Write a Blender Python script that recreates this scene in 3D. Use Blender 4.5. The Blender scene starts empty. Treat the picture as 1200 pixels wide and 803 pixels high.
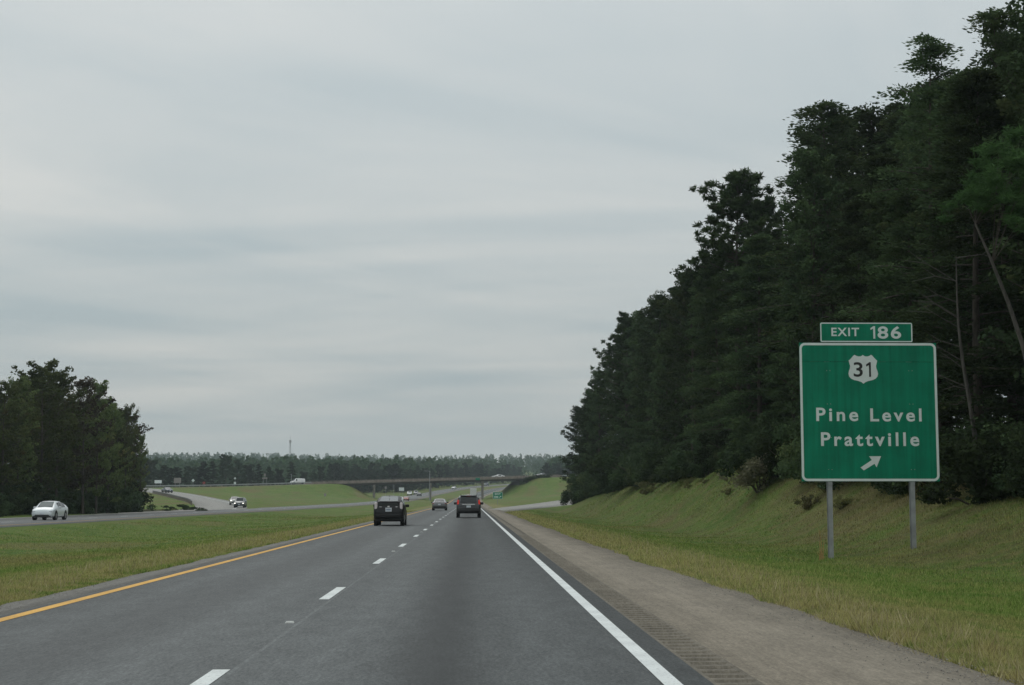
import bpy, bmesh, math, random
import numpy as np
from mathutils import Vector, Matrix

C = bpy.context.scene.collection
R = math.radians
rng = np.random.default_rng(7)
random.seed(7)

# ------------------------------------------------------------------ camera
F_PX = 1780.0                       # focal length in photograph pixels (1200 px wide)
PITCH = math.atan(183.0 / F_PX)
YAW = R(1.57)
CAM_H = 1.46
cam_data = bpy.data.cameras.new('camera')
cam_data.sensor_width = 36.0
cam_data.lens = 36.0 * F_PX / 1200.0
cam_data.clip_start = 0.1
cam_data.clip_end = 9000
cam = bpy.data.objects.new('camera', cam_data)
C.objects.link(cam)
cam.location = (0, 0, CAM_H)
cam.rotation_euler = (R(90) + PITCH, 0, -YAW)
bpy.context.scene.camera = cam
CM = cam.rotation_euler.to_matrix()

# ------------------------------------------------------------------ view
vs = bpy.context.scene.view_settings
vs.view_transform = 'Standard'
vs.look = 'None'
vs.gamma = 1
vs.use_curve_mapping = False
vs.exposure = 0.0

# ------------------------------------------------------------------ world: overcast sky
SUN_EL, SUN_ROT = R(52), R(-25)
world = bpy.data.worlds.new("World")
bpy.context.scene.world = world
world.use_nodes = True
nt = world.node_tree
nt.nodes.clear()
def N(t, **k):
    n = nt.nodes.new(t)
    for a, b in k.items():
        setattr(n, a, b)
    return n
def L(a, b): nt.links.new(a, b)
out = N('ShaderNodeOutputWorld'); bg = N('ShaderNodeBackground'); L(bg.outputs[0], out.inputs[0])
bg.inputs[1].default_value = 0.1
sky = N('ShaderNodeTexSky', sky_type='NISHITA', sun_disc=False, sun_elevation=SUN_EL, sun_rotation=SUN_ROT)
sky.air_density = 1.5; sky.dust_density = 3.0
tc = N('ShaderNodeTexCoord'); sep = N('ShaderNodeSeparateXYZ'); L(tc.outputs['Generated'], sep.inputs[0])
def M(op, a, b=None, c=None, clamp=False):
    n = N('ShaderNodeMath', operation=op); n.use_clamp = clamp
    for i, v in enumerate((a, b, c)):
        if v is None: continue
        if isinstance(v, (int, float)): n.inputs[i].default_value = v
        else: L(v, n.inputs[i])
    return n.outputs[0]
zc = M('MAXIMUM', sep.outputs[2], 0.0)
den = M('ADD', zc, 0.075)
cx = M('DIVIDE', sep.outputs[0], den); cy = M('DIVIDE', sep.outputs[1], den)
comb = N('ShaderNodeCombineXYZ'); L(M('MULTIPLY', cx, 0.42), comb.inputs[0]); L(M('ADD', cy, M('MULTIPLY', cx, 0.16)), comb.inputs[1])
n1 = N('ShaderNodeTexNoise'); n1.inputs['Scale'].default_value = 0.62; n1.inputs['Detail'].default_value = 5
n1.inputs['Roughness'].default_value = 0.48; n1.inputs['Distortion'].default_value = 0.9; L(comb.outputs[0], n1.inputs['Vector'])
comb2 = N('ShaderNodeCombineXYZ'); L(M('MULTIPLY', cx, 0.8), comb2.inputs[0]); L(M('SUBTRACT', cy, M('MULTIPLY', cx, 0.5)), comb2.inputs[1])
n2 = N('ShaderNodeTexNoise'); n2.inputs['Scale'].default_value = 0.8; n2.inputs['Detail'].default_value = 6; n2.inputs['Roughness'].default_value = .55; n2.inputs['Distortion'].default_value = .6; L(comb2.outputs[0], n2.inputs['Vector'])
ramp = N('ShaderNodeValToRGB'); L(M('ADD', M('MULTIPLY', n1.outputs[0], .62), M('MULTIPLY', n2.outputs[0], .38)), ramp.inputs[0])
hor = N('ShaderNodeMapRange', interpolation_type='SMOOTHSTEP'); L(zc, hor.inputs[0]); hor.inputs[2].default_value = .085; hor.inputs[3].default_value = .75; hor.inputs[4].default_value = 0
hmix = N('ShaderNodeMix', data_type='RGBA'); L(hor.outputs[0], hmix.inputs[0]); L(ramp.outputs[0], hmix.inputs[6]); hmix.inputs[7].default_value = (.57, .61, .60, 1)
ramp.color_ramp.elements[0].position = 0.39; ramp.color_ramp.elements[0].color = (.378, .448, .478, 1)
ramp.color_ramp.elements[1].position = 0.62; ramp.color_ramp.elements[1].color = (.604, .614, .600, 1)
zen = M('ADD', M('MULTIPLY', zc, 0.75), 0.98)
scale = N('ShaderNodeVectorMath', operation='SCALE'); L(hmix.outputs[2], scale.inputs[0]); L(M('MULTIPLY', zen, 10.0), scale.inputs['Scale'])
mix = N('ShaderNodeMix', data_type='RGBA'); mix.inputs[0].default_value = 0.93
L(sky.outputs[0], mix.inputs[6]); L(scale.outputs[0], mix.inputs[7]); L(mix.outputs[2], bg.inputs[0])

sun_d = bpy.data.lights.new('sun', 'SUN'); sun_d.energy = 0.6; sun_d.angle = R(35); sun_d.color = (1, .97, .92)
sun = bpy.data.objects.new('sun', sun_d); C.objects.link(sun)
sun.rotation_euler = (R(90) - SUN_EL, 0, math.pi - SUN_ROT)

# ------------------------------------------------------------------ helpers
def ray(px, py):
    return CM @ Vector(((px - 600) / F_PX, (401.5 - py) / F_PX, -1))
def at(px, py, Y):
    """world x, z of what the photograph shows at px, py if it stands Y metres ahead"""
    d = ray(px, py); t = Y / d.y
    return d.x * t, CAM_H + d.z * t
def pxof(x, y, z):
    v = CM.transposed() @ Vector((x, y, z - CAM_H))
    return 600 + F_PX * v.x / -v.z, 401.5 - F_PX * v.y / -v.z

def tag(o, label=None, cat=None, group=None, kind=None):
    if label: o['label'] = label
    if cat: o['category'] = cat
    if group: o['group'] = group
    if kind: o['kind'] = kind
    return o
def empty(name, loc, rz=0.0):
    o = bpy.data.objects.new(name, None); C.objects.link(o)
    o.location = loc; o.rotation_euler = (0, 0, rz); o.empty_display_size = 0.3
    return o
def link(name, me, parent=None, loc=None, rz=None):
    o = bpy.data.objects.new(name, me); C.objects.link(o)
    if parent is not None: o.parent = parent
    if loc is not None: o.location = loc
    if rz is not None: o.rotation_euler = (0, 0, rz)
    return o
def copy_tree(o, parent=None):
    c = o.copy(); C.objects.link(c); c.parent = parent
    for ch in o.children: copy_tree(ch, c)
    return c
def np_mesh(name, V, Fq, mat=None, smooth=False):
    """fast mesh from an (n,3) array and an (m,k) array of faces"""
    me = bpy.data.meshes.new(name)
    V = np.asarray(V, np.float32); Fq = np.asarray(Fq, np.int32)
    k = Fq.shape[1]
    me.vertices.add(len(V)); me.vertices.foreach_set('co', V.ravel())
    me.loops.add(Fq.size); me.loops.foreach_set('vertex_index', Fq.ravel())
    me.polygons.add(len(Fq)); me.polygons.foreach_set('loop_start', np.arange(0, Fq.size, k, dtype=np.int32))
    me.update(calc_edges=True)
    if smooth: me.polygons.foreach_set('use_smooth', np.ones(len(Fq), bool))
    if mat: me.materials.append(mat)
    return me
class MB:
    """collects shapes and builds them as one mesh"""
    def __init__(s): s.v = []; s.f = []
    def add(s, vs, fs):
        b = len(s.v); s.v += [tuple(p) for p in vs]; s.f += [tuple(i + b for i in f) for f in fs]; return s
    def box(s, c, d, rz=0.0, M_=None):
        x, y, z = (d[0] / 2, d[1] / 2, d[2] / 2); ca, sa = math.cos(rz), math.sin(rz); vs = []
        for sx, sy, sz in ((-1,-1,-1),(1,-1,-1),(1,1,-1),(-1,1,-1),(-1,-1,1),(1,-1,1),(1,1,1),(-1,1,1)):
            px, py = sx * x, sy * y
            vs.append((c[0] + px * ca - py * sa, c[1] + px * sa + py * ca, c[2] + sz * z))
        if M_ is not None: vs = [tuple(M_ @ Vector(p)) for p in vs]
        return s.add(vs, [(0,3,2,1),(4,5,6,7),(0,1,5,4),(1,2,6,5),(2,3,7,6),(3,0,4,7)])
    def cbox(s, c, d, b=0.02):
        """box with chamfered vertical and horizontal edges"""
        bm = bmesh.new(); bmesh.ops.create_cube(bm, size=1)
        bmesh.ops.scale(bm, vec=d, verts=bm.verts)
        bmesh.ops.bevel(bm, geom=bm.edges[:], offset=b, segments=2, affect='EDGES', profile=.5)
        bmesh.ops.translate(bm, vec=c, verts=bm.verts)
        bm.verts.index_update()
        s.add([v.co[:] for v in bm.verts], [[v.index for v in f.verts] for f in bm.faces]); bm.free(); return s
    def tube(s, pts, rad, n=6, cap=True):
        pts = [Vector(p) for p in pts]
        if isinstance(rad, (int, float)): rad = [rad] * len(pts)
        rings = []; up = Vector((0.13, 0.21, 1)).normalized()
        for i, p in enumerate(pts):
            d = (pts[min(i + 1, len(pts) - 1)] - pts[max(i - 1, 0)])
            d = d.normalized() if d.length > 1e-6 else Vector((0, 0, 1))
            a = d.cross(up)
            if a.length < 0.05: a = d.cross(Vector((1, 0, 0)))
            a.normalize(); b = d.cross(a).normalized()
            rings.append([p + (a * math.cos(t) + b * math.sin(t)) * rad[i] for t in [2 * math.pi * k / n for k in range(n)]])
        vs = [q for r in rings for q in r]; fs = []
        for i in range(len(pts) - 1):
            for k in range(n):
                k2 = (k + 1) % n
                fs.append((i*n + k, (i+1)*n + k, (i+1)*n + k2, i*n + k2))
        if cap: fs.append(tuple(range(n))); fs.append(tuple((len(pts)-1)*n + k for k in reversed(range(n))))
        return s.add(vs, fs)
    def prism(s, poly, y0, y1):
        """polygon in x,z extruded along y"""
        n = len(poly); vs = [(p[0], y0, p[1]) for p in poly] + [(p[0], y1, p[1]) for p in poly]
        fs = [tuple(range(n)), tuple(n + k for k in reversed(range(n)))] + [(k, n + k, n + (k+1) % n, (k+1) % n) for k in range(n)]
        return s.add(vs, fs)
    def mesh(s, name, mat, smooth=False, angle=None):
        me = bpy.data.meshes.new(name); me.from_pydata(s.v, [], s.f); me.update()
        bm = bmesh.new(); bm.from_mesh(me); bmesh.ops.recalc_face_normals(bm, faces=bm.faces); bm.to_mesh(me); bm.free()
        if mat: me.materials.append(mat)
        if smooth:
            me.polygons.foreach_set('use_smooth', [True] * len(me.polygons))
            me.set_sharp_from_angle(angle=R(angle or 35))
        return me
    def build(s, name, mat, parent=None, smooth=False, angle=None):
        return link(name, s.mesh(name, mat, smooth, angle), parent)

# ------------------------------------------------------------------ materials
class NB:
    """small node builder"""
    def __init__(s, name):
        s.m = bpy.data.materials.new(name); s.m.use_nodes = True; s.t = s.m.node_tree
        s.b = s.t.nodes['Principled BSDF']; s.o = s.t.nodes['Material Output']
    def n(s, t, **k):
        q = s.t.nodes.new(t)
        for a, b in k.items(): setattr(q, a, b)
        return q
    def l(s, a, b): s.t.links.new(a, b)
    def set(s, i, v):
        if hasattr(v, 'is_output') or isinstance(v, bpy.types.NodeSocket): s.l(v, i)
        else: i.default_value = v
    def math(s, op, a, b=0.0, c=0.0, clamp=False):
        q = s.n('ShaderNodeMath', operation=op); q.use_clamp = clamp
        for i, v in enumerate((a, b, c)): s.set(q.inputs[i], v)
        return q.outputs[0]
    def noise(s, vec, scale, detail=3, rough=.55, dist=0.0):
        q = s.n('ShaderNodeTexNoise'); s.l(vec, q.inputs['Vector'])
        q.inputs['Scale'].default_value = scale; q.inputs['Detail'].default_value = detail
        q.inputs['Roughness'].default_value = rough; q.inputs['Distortion'].default_value = dist
        return q.outputs[0]
    def mapv(s, vec, scale):
        q = s.n('ShaderNodeVectorMath', operation='MULTIPLY'); s.l(vec, q.inputs[0]); q.inputs[1].default_value = scale
        return q.outputs[0]
    def smooth(s, v, a, b, lo=0.0, hi=1.0):
        q = s.n('ShaderNodeMapRange', interpolation_type='SMOOTHSTEP'); s.set(q.inputs[0], v)
        q.inputs[1].default_value = a; q.inputs[2].default_value = b; q.inputs[3].default_value = lo; q.inputs[4].default_value = hi
        return q.outputs[0]
    def mix(s, f, a, b, mode='MIX'):
        q = s.n('ShaderNodeMix', data_type='RGBA', blend_type=mode); s.set(q.inputs[0], f)
        for i, v in ((6, a), (7, b)):
            if isinstance(v, tuple): v = v + (1,) if len(v) == 3 else v
            s.set(q.inputs[i], v)
        return q.outputs[2]
    def gray(s, v):
        q = s.n('ShaderNodeCombineColor')
        for i in range(3): s.l(v, q.inputs[i])
        return q.outputs[0]
    def bump(s, h, dist=0.01, strength=1.0):
        q = s.n('ShaderNodeBump'); q.inputs['Strength'].default_value = strength; q.inputs['Distance'].default_value = dist
        s.l(h, q.inputs['Height']); s.l(q.outputs[0], s.b.inputs['Normal'])
    def obj(s): return s.n('ShaderNodeTexCoord').outputs['Object']
    def uv(s): return s.n('ShaderNodeTexCoord').outputs['UV']
    def pos(s): return s.n('ShaderNodeNewGeometry').outputs['Position']

MATS = {}
def simple(name, col, rough=.6, metal=0.0, var=.12, scale=6.0, spec=.5, coat=0.0, emit=None, es=0.0):
    if name in MATS: return MATS[name]
    b = NB(name); v = b.noise(b.obj(), scale, 4)
    f = b.smooth(v, .3, .7, 1 - var, 1 + var)
    c = b.mix(1.0, col, b.gray(f), 'MULTIPLY'); b.l(c, b.b.inputs['Base Color'])
    b.b.inputs['Roughness'].default_value = rough; b.b.inputs['Metallic'].default_value = metal
    b.b.inputs['Specular IOR Level'].default_value = spec; b.b.inputs['Coat Weight'].default_value = coat
    if emit: b.b.inputs['Emission Color'].default_value = emit + (1,); b.b.inputs['Emission Strength'].default_value = es
    MATS[name] = b.m; return b.m

def asphalt_mat():
    b = NB('asphalt'); uv = b.uv(); sx = b.n('ShaderNodeSeparateXYZ'); b.l(uv, sx.inputs[0]); X = sx.outputs[0]
    fine = b.noise(uv, 30, 5, .85); mid = b.noise(b.mapv(uv, (4.0, .9, 1)), 1.0, 6, .7); big = b.noise(b.mapv(uv, (.5, .05, 1)), 1.0, 3)
    wob = b.math('MULTIPLY', b.math('SUBTRACT', b.noise(b.mapv(uv, (0.0, .06, 1)), 1.0, 2), .5), .5)
    def band(c, w):
        d = b.math('DIVIDE', b.math('SUBTRACT', b.math('ADD', X, wob), c), w)
        return b.math('POWER', 2.718, b.math('MULTIPLY', b.math('MULTIPLY', d, d), -1.0))
    oil = b.math('ADD', b.math('MULTIPLY', band(-.28, .38), .64), b.math('MULTIPLY', band(-3.9, .6), .24))
    tr = b.math('ADD', b.math('ADD', band(-1.25, .34), band(.78, .34)), b.math('ADD', band(-4.8, .3), band(-3.0, .3)))
    v = b.math('MULTIPLY', b.math('SUBTRACT', 1.0, oil), b.math('ADD', 1.0, b.math('MULTIPLY', tr, .13)))
    v = b.math('MULTIPLY', v, b.smooth(fine, .30, .70, .55, 1.5)); v = b.math('MULTIPLY', v, b.smooth(mid, .3, .7, .86, 1.14))
    v = b.math('MULTIPLY', v, b.smooth(big, .3, .7, .95, 1.05)); v = b.math('MULTIPLY', v, b.smooth(b.noise(b.mapv(uv, (26, 4.5, 1)), 1.0, 3, .8), .3, .7, .80, 1.22))
    seam = b.smooth(b.math('ABSOLUTE', b.math('SUBTRACT', X, -2.02)), .012, .03, 1.28, 1.0); v = b.math('MULTIPLY', v, seam)
    edge = b.smooth(b.math('ABSOLUTE', b.math('SUBTRACT', X, -5.82)), .02, .06, .75, 1.0); v = b.math('MULTIPLY', v, edge)
    rgt = b.smooth(X, 1.66, 1.72, 1.0, .72); v = b.math('MULTIPLY', v, rgt)
    spk = b.smooth(b.noise(uv, 130, 1), .66, .72, 0, .13)
    c = b.mix(1.0, (.112, .117, .116), b.gray(v), 'MULTIPLY'); c = b.mix(1.0, c, b.gray(spk), 'ADD')
    b.l(c, b.b.inputs['Base Color']); b.l(b.math('SUBTRACT', .88, b.math('MULTIPLY', oil, .35)), b.b.inputs['Roughness'])
    b.b.inputs['Specular IOR Level'].default_value = .35
    b.bump(fine, .004, .5); return b.m
def shoulder_mat(name, col, var=.1):
    b = NB(name); uv = b.uv(); fine = b.noise(uv, 34, 4, .75); mid = b.noise(b.mapv(uv, (1.6, .5, 1)), 1.0, 5, .65)
    st = b.noise(b.mapv(uv, (9, .12, 1)), 1.0, 3)
    v = b.math('MULTIPLY', b.smooth(fine, .3, .7, .74, 1.26), b.smooth(mid, .3, .7, 1 - var, 1 + var)); v = b.math('MULTIPLY', v, b.smooth(st, .3, .7, .93, 1.07)); v = b.math('MULTIPLY', v, b.smooth(b.noise(b.mapv(uv, (20, 4, 1)), 1.0, 3, .8), .3, .7, .84, 1.18))
    stain = b.smooth(b.noise(b.mapv(uv, (1.4, .28, 1)), 1.0, 2), .66, .74, 1.0, .80); v = b.math('MULTIPLY', v, stain)
    c = b.mix(1.0, col, b.gray(v), 'MULTIPLY'); b.l(c, b.b.inputs['Base Color'])
    b.b.inputs['Roughness'].default_value = .9; b.b.inputs['Specular IOR Level'].default_value = .25; b.bump(fine, .005, .5); return b.m
def paint_mat(name, col):
    b = NB(name); p = b.pos(); f = b.noise(p, 30, 4, .7); w = b.noise(p, 1.3, 4)
    wear = b.smooth(f, .54, .68, 0, .6)
    c = b.mix(wear, b.mix(1.0, col, b.gray(b.smooth(w, .3, .7, .88, 1.08)), 'MULTIPLY'), (.15, .15, .15))
    b.l(c, b.b.inputs['Base Color']); b.b.inputs['Roughness'].default_value = .75; return b.m

def grass_color(b):
    """one colour for soil and blades, from where they grow"""
    p = b.pos(); s = b.n('ShaderNodeSeparateXYZ'); b.l(p, s.inputs[0]); X, Y = s.outputs[0], s.outputs[1]
    a = b.noise(p, .30, 4, .6); c = b.noise(p, 1.7, 4, .65); d = b.noise(b.mapv(p, (1, 1, 1)), 9.0, 3, .6); e = b.noise(b.mapv(p, (1, .6, 1)), .09, 3)
    col = b.mix(b.smooth(a, .35, .65), (.082, .148, .028), (.124, .182, .042))
    col = b.mix(b.smooth(c, .47, .62, 0, .70), col, (.190, .185, .066))
    col = b.mix(b.smooth(e, .5, .64, 0, .6), col, (.185, .155, .070))
    wob = b.math('MULTIPLY', b.math('SUBTRACT', b.noise(p, .8, 4, .7), .5), 3.2)
    Xw = b.math('ADD', X, wob)
    near = b.smooth(Y, 330, 420, 1, 0)
    r_edge = b.math('MULTIPLY', b.smooth(Xw, 3.3, 4.0), b.smooth(Xw, 5.0, 8.0, 1, 0)); l_edge = b.math('MULTIPLY', b.smooth(Xw, -7.0, -6.2, 1, 0), b.smooth(Xw, -10.5, -8.0, 0, 1))
    ed = b.math('MULTIPLY', b.math('MULTIPLY', b.math('MAXIMUM', r_edge, l_edge), near), b.smooth(c, .3, .62, .25, .9))
    col = b.mix(ed, col, (.265, .235, .105))
    # brown weeds and bare earth high on the cut bank under the wood
    bank = b.math('MULTIPLY', b.math('MULTIPLY', b.smooth(X, 9.5, 13), b.smooth(X, 24, 21)), b.smooth(Y, 230, 200))
    rb = b.math('MULTIPLY', b.smooth(b.noise(p, .55, 6, .75), .44, .60), bank); mb = b.math('MULTIPLY', b.smooth(b.noise(b.mapv(p, (1, .5, 1)), .12, 5, .65), .47, .62, 0, .55), b.smooth(Y, 230, 300)); col = b.mix(mb, col, (.165, .125, .062))
    col = b.mix(b.math('MULTIPLY', rb, .5), col, (.150, .115, .060))
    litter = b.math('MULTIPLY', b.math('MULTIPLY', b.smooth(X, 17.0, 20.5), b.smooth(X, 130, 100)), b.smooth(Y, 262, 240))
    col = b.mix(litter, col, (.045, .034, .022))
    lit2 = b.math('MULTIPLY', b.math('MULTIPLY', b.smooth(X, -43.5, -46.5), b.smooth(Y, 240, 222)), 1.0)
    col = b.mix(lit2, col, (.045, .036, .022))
    far = b.smooth(Y, 640, 760); fr = b.smooth(b.noise(p, .012, 2), .2, .3, .5, 1)
    return col, d
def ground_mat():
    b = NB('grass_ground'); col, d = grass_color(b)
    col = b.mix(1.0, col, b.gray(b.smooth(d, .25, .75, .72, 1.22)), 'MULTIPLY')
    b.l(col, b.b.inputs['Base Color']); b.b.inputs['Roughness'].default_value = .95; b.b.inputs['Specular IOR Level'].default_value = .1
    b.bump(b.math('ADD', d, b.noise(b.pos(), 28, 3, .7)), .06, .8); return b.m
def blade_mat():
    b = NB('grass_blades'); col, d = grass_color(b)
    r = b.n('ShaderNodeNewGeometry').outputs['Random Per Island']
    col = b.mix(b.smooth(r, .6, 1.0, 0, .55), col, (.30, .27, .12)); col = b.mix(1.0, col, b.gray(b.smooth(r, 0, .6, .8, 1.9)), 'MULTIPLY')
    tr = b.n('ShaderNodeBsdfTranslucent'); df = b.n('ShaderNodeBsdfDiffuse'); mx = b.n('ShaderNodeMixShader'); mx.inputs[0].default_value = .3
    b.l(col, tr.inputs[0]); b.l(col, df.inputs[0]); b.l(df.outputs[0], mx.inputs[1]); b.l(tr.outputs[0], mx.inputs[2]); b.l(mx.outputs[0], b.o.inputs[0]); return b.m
def leaf_mat(name, c1, c2, c3=None, amt3=.0):
    b = NB(name); r = b.n('ShaderNodeNewGeometry').outputs['Random Per Island']; o = b.obj()
    oi = b.n('ShaderNodeObjectInfo').outputs['Random']
    col = b.mix(b.smooth(b.noise(o, .55, 3), .35, .65), c1, c2)
    col = b.mix(b.math('MULTIPLY', r, .35), col, (c2[0]*1.4, c2[1]*1.35, c2[2]*1.25))
    if c3: col = b.mix(b.smooth(b.noise(o, .30, 2), .56, .68, 0, amt3), col, c3)
    hs = b.n('ShaderNodeHueSaturation'); b.l(col, hs.inputs['Color']); b.l(b.smooth(oi, 0, 1, .487, .508), hs.inputs['Hue']); b.l(b.smooth(oi, 0, 1, .62, 1.5), hs.inputs['Value'])
    hs.inputs['Saturation'].default_value = .95; col = hs.outputs[0]
    tr = b.n('ShaderNodeBsdfTranslucent'); df = b.n('ShaderNodeBsdfDiffuse'); mx = b.n('ShaderNodeMixShader'); mx.inputs[0].default_value = .22
    b.l(col, tr.inputs[0]); b.l(col, df.inputs[0]); b.l(df.outputs[0], mx.inputs[1]); b.l(tr.outputs[0], mx.inputs[2]); b.l(mx.outputs[0], b.o.inputs[0]); return b.m
def bark_mat(name, col):
    b = NB(name); o = b.obj(); n = b.noise(b.mapv(o, (6, 6, 1.2)), 1.5, 5, .7)
    b.l(b.mix(1.0, col, b.gray(b.smooth(n, .3, .7, .6, 1.35)), 'MULTIPLY'), b.b.inputs['Base Color']); b.b.inputs['Roughness'].default_value = .95
    b.bump(n, .02, .7); return b.m
def concrete_mat(name, col, var=.18):
    b = NB(name); p = b.obj(); n = b.noise(p, .8, 5, .65); st = b.noise(b.mapv(p, (1.5, 1.5, .25)), 1.0, 4)
    v = b.math('MULTIPLY', b.smooth(n, .3, .7, 1 - var, 1 + var), b.smooth(st, .3, .7, .85, 1.1))
    b.l(b.mix(1.0, col, b.gray(v), 'MULTIPLY'), b.b.inputs['Base Color']); b.b.inputs['Roughness'].default_value = .9; return b.m

ASPHALT = asphalt_mat()
SHOULDER = shoulder_mat('shoulder_asphalt', (.232, .200, .156), .14)
LSHOULDER = shoulder_mat('left_shoulder_asphalt', (.180, .170, .152))
RUMBLE = shoulder_mat('rumble_asphalt', (.160, .140, .110), .12)
OPPROAD = shoulder_mat('far_road_asphalt', (.175, .175, .172))
RAMP = shoulder_mat('ramp_concrete', (.300, .285, .262))
WHITEPAINT = paint_mat('white_road_paint', (.72, .74, .72))
YELLOWPAINT = paint_mat('yellow_road_paint', (.74, .40, .065))
GROUND = ground_mat(); BLADES = blade_mat()
LEAF_WOOD = leaf_mat('wood_foliage', (.036, .060, .030), (.066, .100, .042), (.095, .108, .040), .6)
LEAF_PINE = leaf_mat('pine_needles', (.038, .064, .030), (.060, .092, .038))
LEAF_BRIGHT = leaf_mat('bright_pine_needles', (.046, .098, .032), (.062, .125, .040))
LEAF_HARD = leaf_mat('hardwood_leaves', (.066, .096, .034), (.112, .140, .048), (.20, .165, .06), .75)
LEAF_BROWN = leaf_mat('browning_leaves', (.056, .050, .034), (.075, .062, .040), (.10, .07, .04), .5)
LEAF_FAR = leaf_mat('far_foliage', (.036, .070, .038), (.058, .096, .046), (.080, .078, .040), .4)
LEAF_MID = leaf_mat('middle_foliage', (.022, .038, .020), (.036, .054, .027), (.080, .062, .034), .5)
LEAF_BUSH = leaf_mat('bush_leaves', (.040, .068, .030), (.058, .088, .036))
LEAF_TAN = leaf_mat('weed_leaves', (.12, .14, .05), (.22, .21, .10))
BARK = bark_mat('bark', (.075, .062, .050)); BARK_PALE = bark_mat('pale_bark', (.095, .085, .075))
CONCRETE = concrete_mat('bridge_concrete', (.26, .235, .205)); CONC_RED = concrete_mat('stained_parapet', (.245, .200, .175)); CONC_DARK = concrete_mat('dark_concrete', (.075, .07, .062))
GALV = simple('galvanised_steel', (.36, .37, .38), .45, .6, .15, 3); STEEL_DARK = simple('weathered_steel', (.085, .078, .070), .7, .1)
SIGN_GREEN = simple('sign_green', (.002, .205, .115), .6, 0, .13, 1.1, .2)
def sign_streaks():
    m = SIGN_GREEN; t = m.node_tree; b = NB.__new__(NB); b.m = m; b.t = t; b.b = t.nodes['Principled BSDF']; o = b.obj()
    src = b.b.inputs['Base Color'].links[0].from_socket; v = b.smooth(b.noise(b.mapv(o, (7, 1, .35)), 1.0, 4, .6), .3, .7, .84, 1.12)
    b.l(b.mix(1.0, src, b.gray(v), 'MULTIPLY'), b.b.inputs['Base Color'])
sign_streaks()
SIGN_WHITE = simple('sign_white', (.72, .78, .76), .5, 0, .05, 3); SIGN_BLACK = simple('sign_black', (.012, .012, .012), .5)
SIGN_BACK = simple('sign_back', (.28, .25, .24), .55, .3); SIGN_RED = simple('sign_red', (.35, .06, .05), .5)
POSTWHITE = simple('white_post', (.75, .75, .72), .6); TOWERM = simple('tower_steel', (.30, .28, .28), .6)

# ------------------------------------------------------------------ lie of the land
def sm(t): t = np.clip(t, 0, 1); return t * t * (3 - 2 * t)
BY = [-200, 0, 300, 380, 450, 535, 600, 700, 780, 900, 1100, 1400, 2600]
BZ = [0, 0, 0, .22, .6, 1.25, 2.0, 4.0, 6.0, 8.6, 12.5, 18, 34]
def road_z(y): return np.interp(y, BY, BZ)
def shift(y): return .00018 * np.clip(np.asarray(y, float) - 500, 0, None) ** 2
def extra(y): return 10.0 * sm((np.asarray(y, float) - 150) / 370)
def mid_x(y): return -1.2 + shift(y)                      # middle of the near carriageway
def opp_x(y): return -33.2 + shift(y) + extra(y)          # middle of the far carriageway
def opp_z(y): return road_z(y) - .2 * (1 - sm((np.asarray(y, float) - 200) / 150))
BR_L, BR_R = np.array([-52., 520.]), np.array([27., 560.])
BDIR = (BR_R - BR_L) / np.linalg.norm(BR_R - BR_L); BNRM = np.array([-BDIR[1], BDIR[0]])
BLEN = float(np.linalg.norm(BR_R - BR_L)); DZ_L, DZ_R = 6.5, 9.3
def bpt(s): return BR_L + BDIR * s
def deck_z(s): return float(np.interp(s, [-220, -60, -35, -15, 0, BLEN, BLEN + 30, BLEN + 140], [4.9, 4.95, 5.35, 5.95, DZ_L, DZ_R, 9.75, 10.0]))
APL = [(*bpt(s), deck_z(s)) for s in (-200, -150, -100, -60, -45, -30, -15, 0)]
APR = [(*bpt(s), deck_z(s)) for s in (BLEN, BLEN + 15, BLEN + 30, BLEN + 80, BLEN + 140)]
RAMP_L = [(-108, 487, 4.9), (-99, 465, 4.4), (-89, 436, 3.6), (-79, 405, 2.9), (-69, 370, 2.2), (-58, 330, 1.35), (-49, 295, .7), (-42.5, 262, .1), (-39.6, 235, -.15), (-39.0, 200, -.2)]
RAMP_R = [(2.2, 170, 0), (4.2, 200, 0.0), (9.0, 245, .12), (16, 290, .5), (26, 350, 1.3), (40, 410, 2.6), (58, 465, 4.4), (78, 520, 7.0), (96, 570, 9.6)]
def smooth_line(P, n=8):
    P = np.array(P, float); Q = []
    for i in range(len(P) - 1):
        p0, p1, p2, p3 = P[max(i-1, 0)], P[i], P[i+1], P[min(i+2, len(P)-1)]
        for k in range(n):
            t = k / n
            Q.append(.5 * ((2*p1) + (p2-p0)*t + (2*p0-5*p1+4*p2-p3)*t*t + (3*p1-p0-3*p2+p3)*t**3))
    Q.append(P[-1]); return np.array(Q)
RAMP_L = smooth_line(RAMP_L); RAMP_R = smooth_line(RAMP_R); APL = np.array(APL); APR = np.array(APR)
def poly_dist(x, y, P):
    """distance to a polyline and its height at the nearest point"""
    bd = np.full(x.shape, 1e9); bz = np.zeros(x.shape)
    for a, b in zip(P[:-1], P[1:]):
        d = b[:2] - a[:2]; l2 = d @ d
        t = np.clip(((x - a[0]) * d[0] + (y - a[1]) * d[1]) / l2, 0, 1)
        q = np.hypot(x - a[0] - t * d[0], y - a[1] - t * d[1]); m = q < bd
        bd = np.where(m, q, bd); bz = np.where(m, a[2] + t * (b[2] - a[2]), bz)
    return bd, bz
def vnoise(x, y, s, seed=0):
    """cheap smooth value noise"""
    g = np.random.default_rng(seed).random((64, 64)); u = x / s; v = y / s
    i = np.floor(u).astype(int); j = np.floor(v).astype(int); fu = u - i; fv = v - j
    fu = fu*fu*(3-2*fu); fv = fv*fv*(3-2*fv); q = lambda a, b: g[a % 64, b % 64]
    return (q(i,j)*(1-fu) + q(i+1,j)*fu)*(1-fv) + (q(i,j+1)*(1-fu) + q(i+1,j+1)*fu)*fv - .5
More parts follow.
